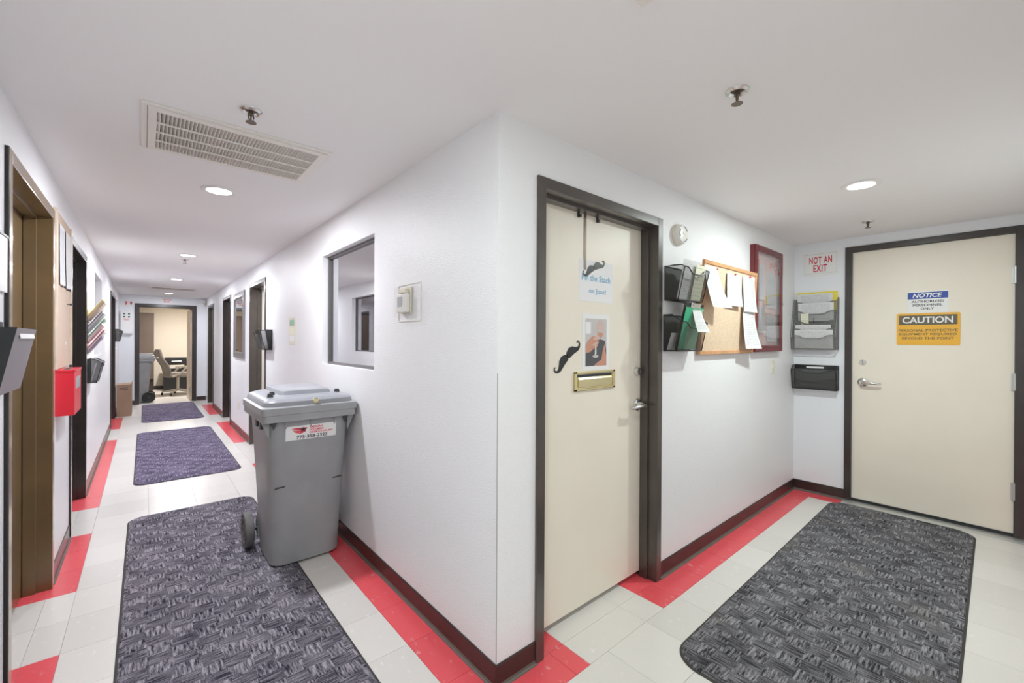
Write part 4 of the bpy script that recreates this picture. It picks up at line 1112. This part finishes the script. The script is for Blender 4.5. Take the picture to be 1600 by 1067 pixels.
# ------------------------------------------------------------------ corridor right wall
tg = wthing('thermostat_guard', 'clear plastic guard box over the thermostat', 'guard', 'B', 0.745, 1.478)
fg = MB()
for q in ((-0.125, 0.125, 0.0, 0.006), (-0.125, 0.125, 0.194, 0.2), (-0.125, -0.119, 0.006, 0.194), (0.119, 0.125, 0.006, 0.194)):
    fg.box(q[0], q[1], -0.004, -0.0005, q[2], q[3])
fg.build('base_flange', 'whitepl', tg)
gb = MB()
gb.loft([rrect(-0.10, 0.10, 0.015, 0.185, 0.02, 0, 4), rrect(-0.095, 0.095, 0.02, 0.18, 0.02, 0.038, 4)], cap=False)
k = len(gb.v)
gb.f.append(tuple(range(k // 2, k)))
gb.v = [(x, -z - 0.004, y) for (x, y, z) in gb.v]
gb.build('cover', 'clearplastic', tg, recalc=False)
th = wthing('thermostat', 'white wall thermostat inside the clear guard', 'thermostat', 'B', 0.765, 1.515)
MB().box(-0.062, 0.058, -0.012, -0.0045, 0.005, 0.145).build('sub_base', 'ivory', th, bevel=0.003)
MB().box(-0.066, 0.050, -0.034, -0.012, 0.010, 0.108).build('housing', 'whitepl', th, bevel=0.005)
MB().box(-0.050, 0.004, -0.0355, -0.033, 0.040, 0.092).build('display', 'lcd', th)
MB().box(-0.045, 0.03, -0.03, -0.012, 0.112, 0.135).build('sensor_cover', 'ivory', th, bevel=0.003)
wp = wthing('picture_card', 'small cream picture card on the wall beside the mesh pocket', 'picture', 'B', 3.09, 1.33)
MB().box(-0.112, 0.112, -0.003, 0, 0, 0.258).build('card', 'ivory', wp)
for k, (zz, m) in enumerate(((0.18, 'palegreen'), (0.10, 'paleyellow'), (0.03, 'plainpaper'))):
    MB().box(-0.08, 0.075, -0.0042, -0.003, zz, zz + 0.055).build('print_panel', m, wp)
pocket('black mesh pocket with papers on the corridor wall near the bin', 'B', 4.08, 1.265, 0.33, 0.22, 0.07, 0.12, 'mesh', fh=0.9)
sheet('paper_sheet', 'white sheet standing in the corridor mesh pocket near the bin', 'paper', 'B', 4.08, 1.275, 0.03, 0.22, 0.20, 'plainpaper', lean=0.03)
se = thing('motion_sensor', 'small white motion sensor high in the far right corner', 'sensor', (-0.04, YN - 0.06, 2.12))
MB().prism([(p[0], p[1]) for p in [(-0.03, 0.05), (-0.035, -0.01), (0.0, -0.035), (0.03, -0.01), (0.035, 0.05)]], 'z', 0, 0.12).build('housing', 'whitepl', se, bevel=0.004)
MB().box(-0.018, 0.012, -0.036, -0.02, 0.02, 0.06).build('sensor_lens', 'lcd', se)

# ------------------------------------------------------------------ corridor left wall
gp = thing('wall_pocket', 'grey plastic wall pocket at the far left edge', 'file holder', (XL, 0.90, 1.197), pi / 2)
a = 0.16
q = MB().prism([(-0.003, 0.0), (-0.045, 0.0), (-0.085, 0.215), (-0.080, 0.215), (-0.041, 0.006), (-0.003, 0.006)], 'x', -a, a)
q.build('front_panel', 'silverpl', gp)
for sx in (-1, 1):
    MB().prism([(0.0, 0.0), (-0.045, 0.0), (-0.085, 0.217), (0.0, 0.217)], 'x', sx * a - 0.003, sx * a + 0.003).build('side_panel', 'charcoal', gp)
MB().box(-a, a, -0.003, 0, 0, 0.24).build('back_panel', 'charcoal', gp)
lb_ = MB().box(-0.10, 0.135, -0.0015, 0, -0.009, 0.009).build('label_strip', 'plainpaper', gp); lb_.location = (0, -0.0815, 0.190); lb_.rotation_euler = (-0.184, 0, 0)
nb = wthing('notice_board', 'white board panel on the wall left of the brass-brown doorway', 'board', 'L', 0.72, 1.545)
MB().box(-0.36, 0.36, -0.010, 0, 0, 0.205).build('panel', 'signwhite', nb, bevel=0.001)
MB().box(-0.362, 0.362, -0.013, -0.0, 0.199, 0.207).build('edge_strip', 'dark', nb)

ckl = wthing('cork_strip_board', 'tall pale cork board between the two left doorways', 'board', 'L', 2.53, 1.20)
MB().box(-0.30, 0.30, -0.008, 0, 0, 0.92).build('cork_panel', 'corkpale', ckl)
for (a_, b_) in ((-0.335, -0.30), (0.30, 0.335)):
    MB().box(a_, b_, -0.016, 0, 0, 0.92).build('frame_rail', 'palewood', ckl, bevel=0.002)
sheet('paper_sheet', 'blue white notice pinned high on the tall cork board', 'paper', 'L', 2.44, 1.70, 0.012, 0.20, 0.36, 'paper2', curl=0.004)
sheet('paper_sheet', 'white notice pinned high beside the blue one on the tall cork board', 'paper', 'L', 2.71, 1.70, 0.012, 0.22, 0.36, 'paper', curl=0.006)
for (s, z, lb) in ((2.42, 1.69, 'dark pin under the blue white notice'), (2.66, 1.69, 'dark pin under the second notice'), (2.69, 1.60, 'dark pin alone in the bare cork')):
    tag(place(MB().lathe([(0, 0), (0.003, 0), (0.003, -0.012), (0.007, -0.014), (0.007, -0.022), (0, -0.022)], 10, (0, 0, 0), 'y').build('push_pin', 'dark', smooth=True), at('L', s, z, 0.009), pi / 2), lb + ' on the tall left board', 'pin', 'dark push pins on the tall cork board')
rb = wthing('red_wall_box', 'red metal box with a slotted lid on the left corridor wall', 'box', 'L', 2.45, 0.925)
MB().box(-0.17, 0.17, -0.08, 0, 0, 0.262).build('body', 'redbox', rb, bevel=0.002)
MB().box(-0.172, 0.172, -0.083, 0, 0.256, 0.268).build('lid', 'redbox', rb, bevel=0.001)
MB().box(-0.11, 0.09, -0.05, -0.025, 0.2675, 0.2690).build('coin_slot', 'ink', rb)
lbp = MB().box(-0.10, 0.10, -0.0815, -0.080, 0.15, 0.22).build('label_plate', 'lcd', rb)

def file_tier(label, wall_, s, z, papers):
    t = wthing('file_rack', label, 'file holder', wall_, s, z)
    for k in range(4):
        z0 = 0.02 + 0.095 * k
        tr = MB(); tr.v = [(-0.15, -0.012, z0), (0.15, -0.012, z0), (0.15, -0.095, z0 + 0.13), (-0.15, -0.095, z0 + 0.13)]; tr.f = [(0, 1, 2, 3)]
        o = tr.build('tier_panel', 'clearplastic', t, recalc=False)
        MB().tube([(-0.15, -0.004, z0), (0.15, -0.004, z0)], 0.004, 8).build('tier_rail', 'dark', o, smooth=True)
    for sx in (-1, 1):
        MB().box(sx * 0.15 - 0.002, sx * 0.15 + 0.002, -0.02, 0, 0, 0.40).build('side_strip', 'clearplastic', t)
    return t
file_tier('clear four-tier rack of coloured files past the dark doorway', 'L', 4.14, 1.225, None)
FILES = [(0, 'purplepaper', 'mauve'), (0, 'plainpaper', 'lowest white'), (0, 'redpaper', 'red'),
         (1, 'pinkpaper', 'pink'), (1, 'plainpaper', 'second white'), (1, 'palegreen', 'pale green'),
         (2, 'lcd', 'grey'), (2, 'plainpaper', 'third white'), (2, 'purplepaper', 'dark mauve'),
         (3, 'palewood', 'buff'), (3, 'pinkpaper', 'topmost pink'), (3, 'yellowpaper', 'yellow')]
for i, (k, m, cl) in enumerate(FILES):
    j = i % 3
    f = 0.90 + 0.06 * ((i * 7) % 4)          # all slant alike, some stick out farther
    zz = 0.006 + 0.0185 * j
    tip, rise = -0.008 - 0.100 * f, 0.152 * f
    o = MB().prism([(-0.008, zz), (tip, zz + rise), (tip, zz + rise + 0.0165), (-0.008, zz + 0.0165)], 'x', -0.135 + 0.008 * j, 0.13).build('file_folder', m)
    place(o, at('L', 4.14, 1.245 + 0.095 * k, 0.004), pi / 2)
    tag(o, '%s folder slanting out of the rack on the left corridor wall' % cl, 'folder', group='coloured folders in the four-tier rack')
pocket('black mesh pocket below the coloured files on the left', 'L', 4.27, 0.975, 0.30, 0.215, 0.06, 0.10, 'mesh', fh=0.85)
sheet('paper_sheet', 'white sheet inside the black mesh pocket below the coloured files', 'paper', 'L', 4.27, 0.985, 0.02, 0.20, 0.16, 'plainpaper', lean=0.03)
pocket('black mesh pocket above the cardboard carton', 'L', 9.0, 1.325, 0.30, 0.22, 0.06, 0.10, 'mesh', fh=0.85)
sheet('paper_sheet', 'white sheet inside the mesh pocket above the cardboard carton', 'paper', 'L', 9.0, 1.335, 0.02, 0.20, 0.16, 'plainpaper', lean=0.03)

# cardboard carton
bxr = thing('cardboard_box', 'tall brown cardboard carton on the floor at the far left', 'box', (-1.325, 9.15, 0.0))
MB().box(-0.10, 0.10, -0.25, 0.25, 0, 0.55).build('carton', 'cardboard', bxr, bevel=0.003)
MB().prism([(-0.10, 0.552), (0.0, 0.556), (0.0, 0.560), (-0.105, 0.556)], 'y', -0.25, 0.25).build('top_flap', 'cardboard', bxr)
MB().prism([(0.0, 0.556), (0.10, 0.552), (0.115, 0.60), (0.108, 0.602), (0.09, 0.56)], 'y', -0.25, 0.25).build('top_flap', 'cardboard', bxr)
for k in range(2):
    MB().box(-0.06, 0.05, -0.2512, -0.2495, 0.47 + 0.03 * k, 0.478 + 0.03 * k).build('printed_line', 'ink', bxr)

# ------------------------------------------------------------------ far end wall signs
for (x, lb) in ((-1.345, 'left'), (-1.265, 'right')):
    t = wthing('extinguisher_sign', 'white sign with red symbol, %s of the far pair' % lb, 'sign', 'N', x, 2.03, group='pair of red symbol signs on the far wall')
    MB().box(-0.036, 0.036, -0.003, 0, 0, 0.135).build('plate', 'signwhite', t)
    MB().prism([(-0.017, 0.075), (0.0, 0.035), (0.017, 0.075), (0.017, 0.10), (0.008, 0.112), (-0.008, 0.112), (-0.017, 0.10)], 'y', -0.0045, -0.002).build('red_symbol', 'signred', t)
    MB().prism([(-0.005, 0.07), (0.005, 0.07), (0.0, 0.095)], 'y', -0.0055, -0.004).build('white_symbol', 'signwhite', t)
fa = wthing('wall_cabinet', 'pale wall cabinet with green symbol on the far wall', 'cabinet', 'N', -1.318, 1.48)
MB().box(-0.105, 0.085, -0.075, 0, 0, 0.46).build('body', 'signwhite', fa, bevel=0.004)
MB().box(-0.095, 0.075, -0.079, -0.0755, 0.01, 0.45).build('door', 'signwhite', fa, bevel=0.002)
for sx in (-0.055, 0.018):
    for zz in (0.33, 0.39):
        MB().box(sx - 0.012, sx + 0.022, -0.081, -0.0785, zz, zz + 0.028).build('green_block', 'greenink', fa)
MB().box(-0.075, 0.045, -0.0805, -0.0785, 0.296, 0.304).box(-0.055, 0.025, -0.0805, -0.0785, 0.274, 0.282).build('red_caption_lines', 'signred', fa)
ns = wthing('exit_sign', 'white NOT AN EXIT sign above the far doorway', 'sign', 'N', -0.70, 2.145)
MB().box(-0.115, 0.125, -0.004, 0, 0, 0.10).build('plate', 'signwhite', ns)
text('red_lettering', 'NOT AN', (-0.06, 0.09, 0.054, 0.088), 'signred', ns, -0.004, bold=0.02)
text('red_lettering', 'EXIT', (-0.04, 0.06, 0.012, 0.046), 'signred', ns, -0.004, bold=0.02)

# ------------------------------------------------------------------ the cream room beyond
pb = thing('tall_cabinet', 'tall brown laminate cabinet in the cream room', 'cabinet', (-1.32, 13.55, 0.0))
MB().box(-0.46, 0.46, -0.05, 0.34, 0.30, 2.06).build('carcass', 'panel', pb, bevel=0.004)
MB().box(-0.45, -0.005, -0.07, -0.051, 0.32, 2.04).build('door', 'panel', pb, bevel=0.002)
MB().box(0.005, 0.45, -0.07, -0.051, 0.32, 2.04).build('door', 'panel', pb, bevel=0.002)
MB().box(-0.46, 0.46, 0.0, 0.34, 0.0, 0.30).build('plinth', 'base', pb)

def office_chair(label, loc, rz, s=1.0):
    """local front faces +x"""
    t = thing('office_chair', label, 'chair', loc, rz, group='office chairs in the cream room')
    MB().loft([rrect(-0.25, 0.27, -0.25, 0.25, 0.10, 0.44, 5), rrect(-0.27, 0.29, -0.27, 0.27, 0.11, 0.48, 5), rrect(-0.25, 0.27, -0.25, 0.25, 0.10, 0.545, 5)]).build('seat', 'chairfab', t, smooth=True)
    rings = []
    for k in range(9):
        z = 0.50 + 0.62 * k / 8
        w_ = 0.25 * (1 - 0.30 * (k / 8) ** 3)
        xo = -0.22 - 0.17 * (k / 8) + 0.03 * sin(pi * k / 8 * 2)
        th_ = 0.055 if k not in (0, 8) else 0.03
        rings.append(rrect(xo - th_, xo + th_, -w_, w_, 0.03 if k in (0, 8) else 0.05, z, 4))
    MB().loft(rings).build('backrest', 'chairfab', t, smooth=True)
    for sy in (-1, 1):
        ar = MB().tube([(-0.16, sy * 0.29, 0.46), (0.0, sy * 0.31, 0.55), (0.10, sy * 0.31, 0.68)], 0.022, 10).build('arm_support', 'chairpl', t, smooth=True)
        MB().loft([rrect(-0.12, 0.20, sy * 0.31 - 0.04, sy * 0.31 + 0.04, 0.035, 0.68, 4), rrect(-0.11, 0.19, sy * 0.31 - 0.035, sy * 0.31 + 0.035, 0.03, 0.715, 4)]).build('arm_pad', 'chairpl', t, smooth=True)
    MB().cyl((0, 0, 0.10), (0, 0, 0.44), 0.03, 14).build('gas_lift', 'chairpl', t, smooth=True)
    for k in range(5):
        a = 2 * pi * k / 5 + 0.3
        lg = MB().tube([(0.03 * cos(a), 0.03 * sin(a), 0.12), (0.31 * cos(a), 0.31 * sin(a), 0.075)], [0.028, 0.018], 10).build('base_leg', 'chairpl', t, smooth=True)
        MB().lathe([(0, -0.02), (0.026, -0.02), (0.03, -0.012), (0.03, 0.012), (0.026, 0.02), (0, 0.02)], 16, (0.31 * cos(a), 0.31 * sin(a), 0.03), 'x').build('caster', 'black', lg, smooth=True)
    return t
office_chair('grey leather office chair turned right in the cream room', (-0.42, 12.15, 0), 0.15)
office_chair('second office chair half hidden behind the grey leather one', (0.38, 12.75, 0), 2.6)
ba = thing('equipment_case', 'black equipment case on a black carton in the cream room', 'case', (-0.40, 13.35, 0.52))
MB().box(-0.24, 0.22, -0.15, 0.15, 0, 0.36).build('shell', 'black', ba, bevel=0.02)
MB().tube([(-0.10, -0.16, 0.26), (-0.10, -0.19, 0.26), (0.10, -0.19, 0.26), (0.10, -0.16, 0.26)], 0.010, 8).build('carry_handle', 'alum', ba, smooth=True)
MB().box(-0.18, 0.10, -0.153, -0.148, 0.07, 0.15).build('label_panel', 'printgrey', ba)
bk = thing('storage_crate', 'black storage crate under the equipment case in the cream room', 'crate', (-0.34, 13.35, 0.0))
MB().box(-0.33, 0.33, -0.20, 0.20, 0, 0.50).build('bin_body', 'black', bk, bevel=0.01)
MB().box(-0.345, 0.345, -0.215, 0.215, 0.47, 0.515).build('lid', 'dark', bk, bevel=0.006)
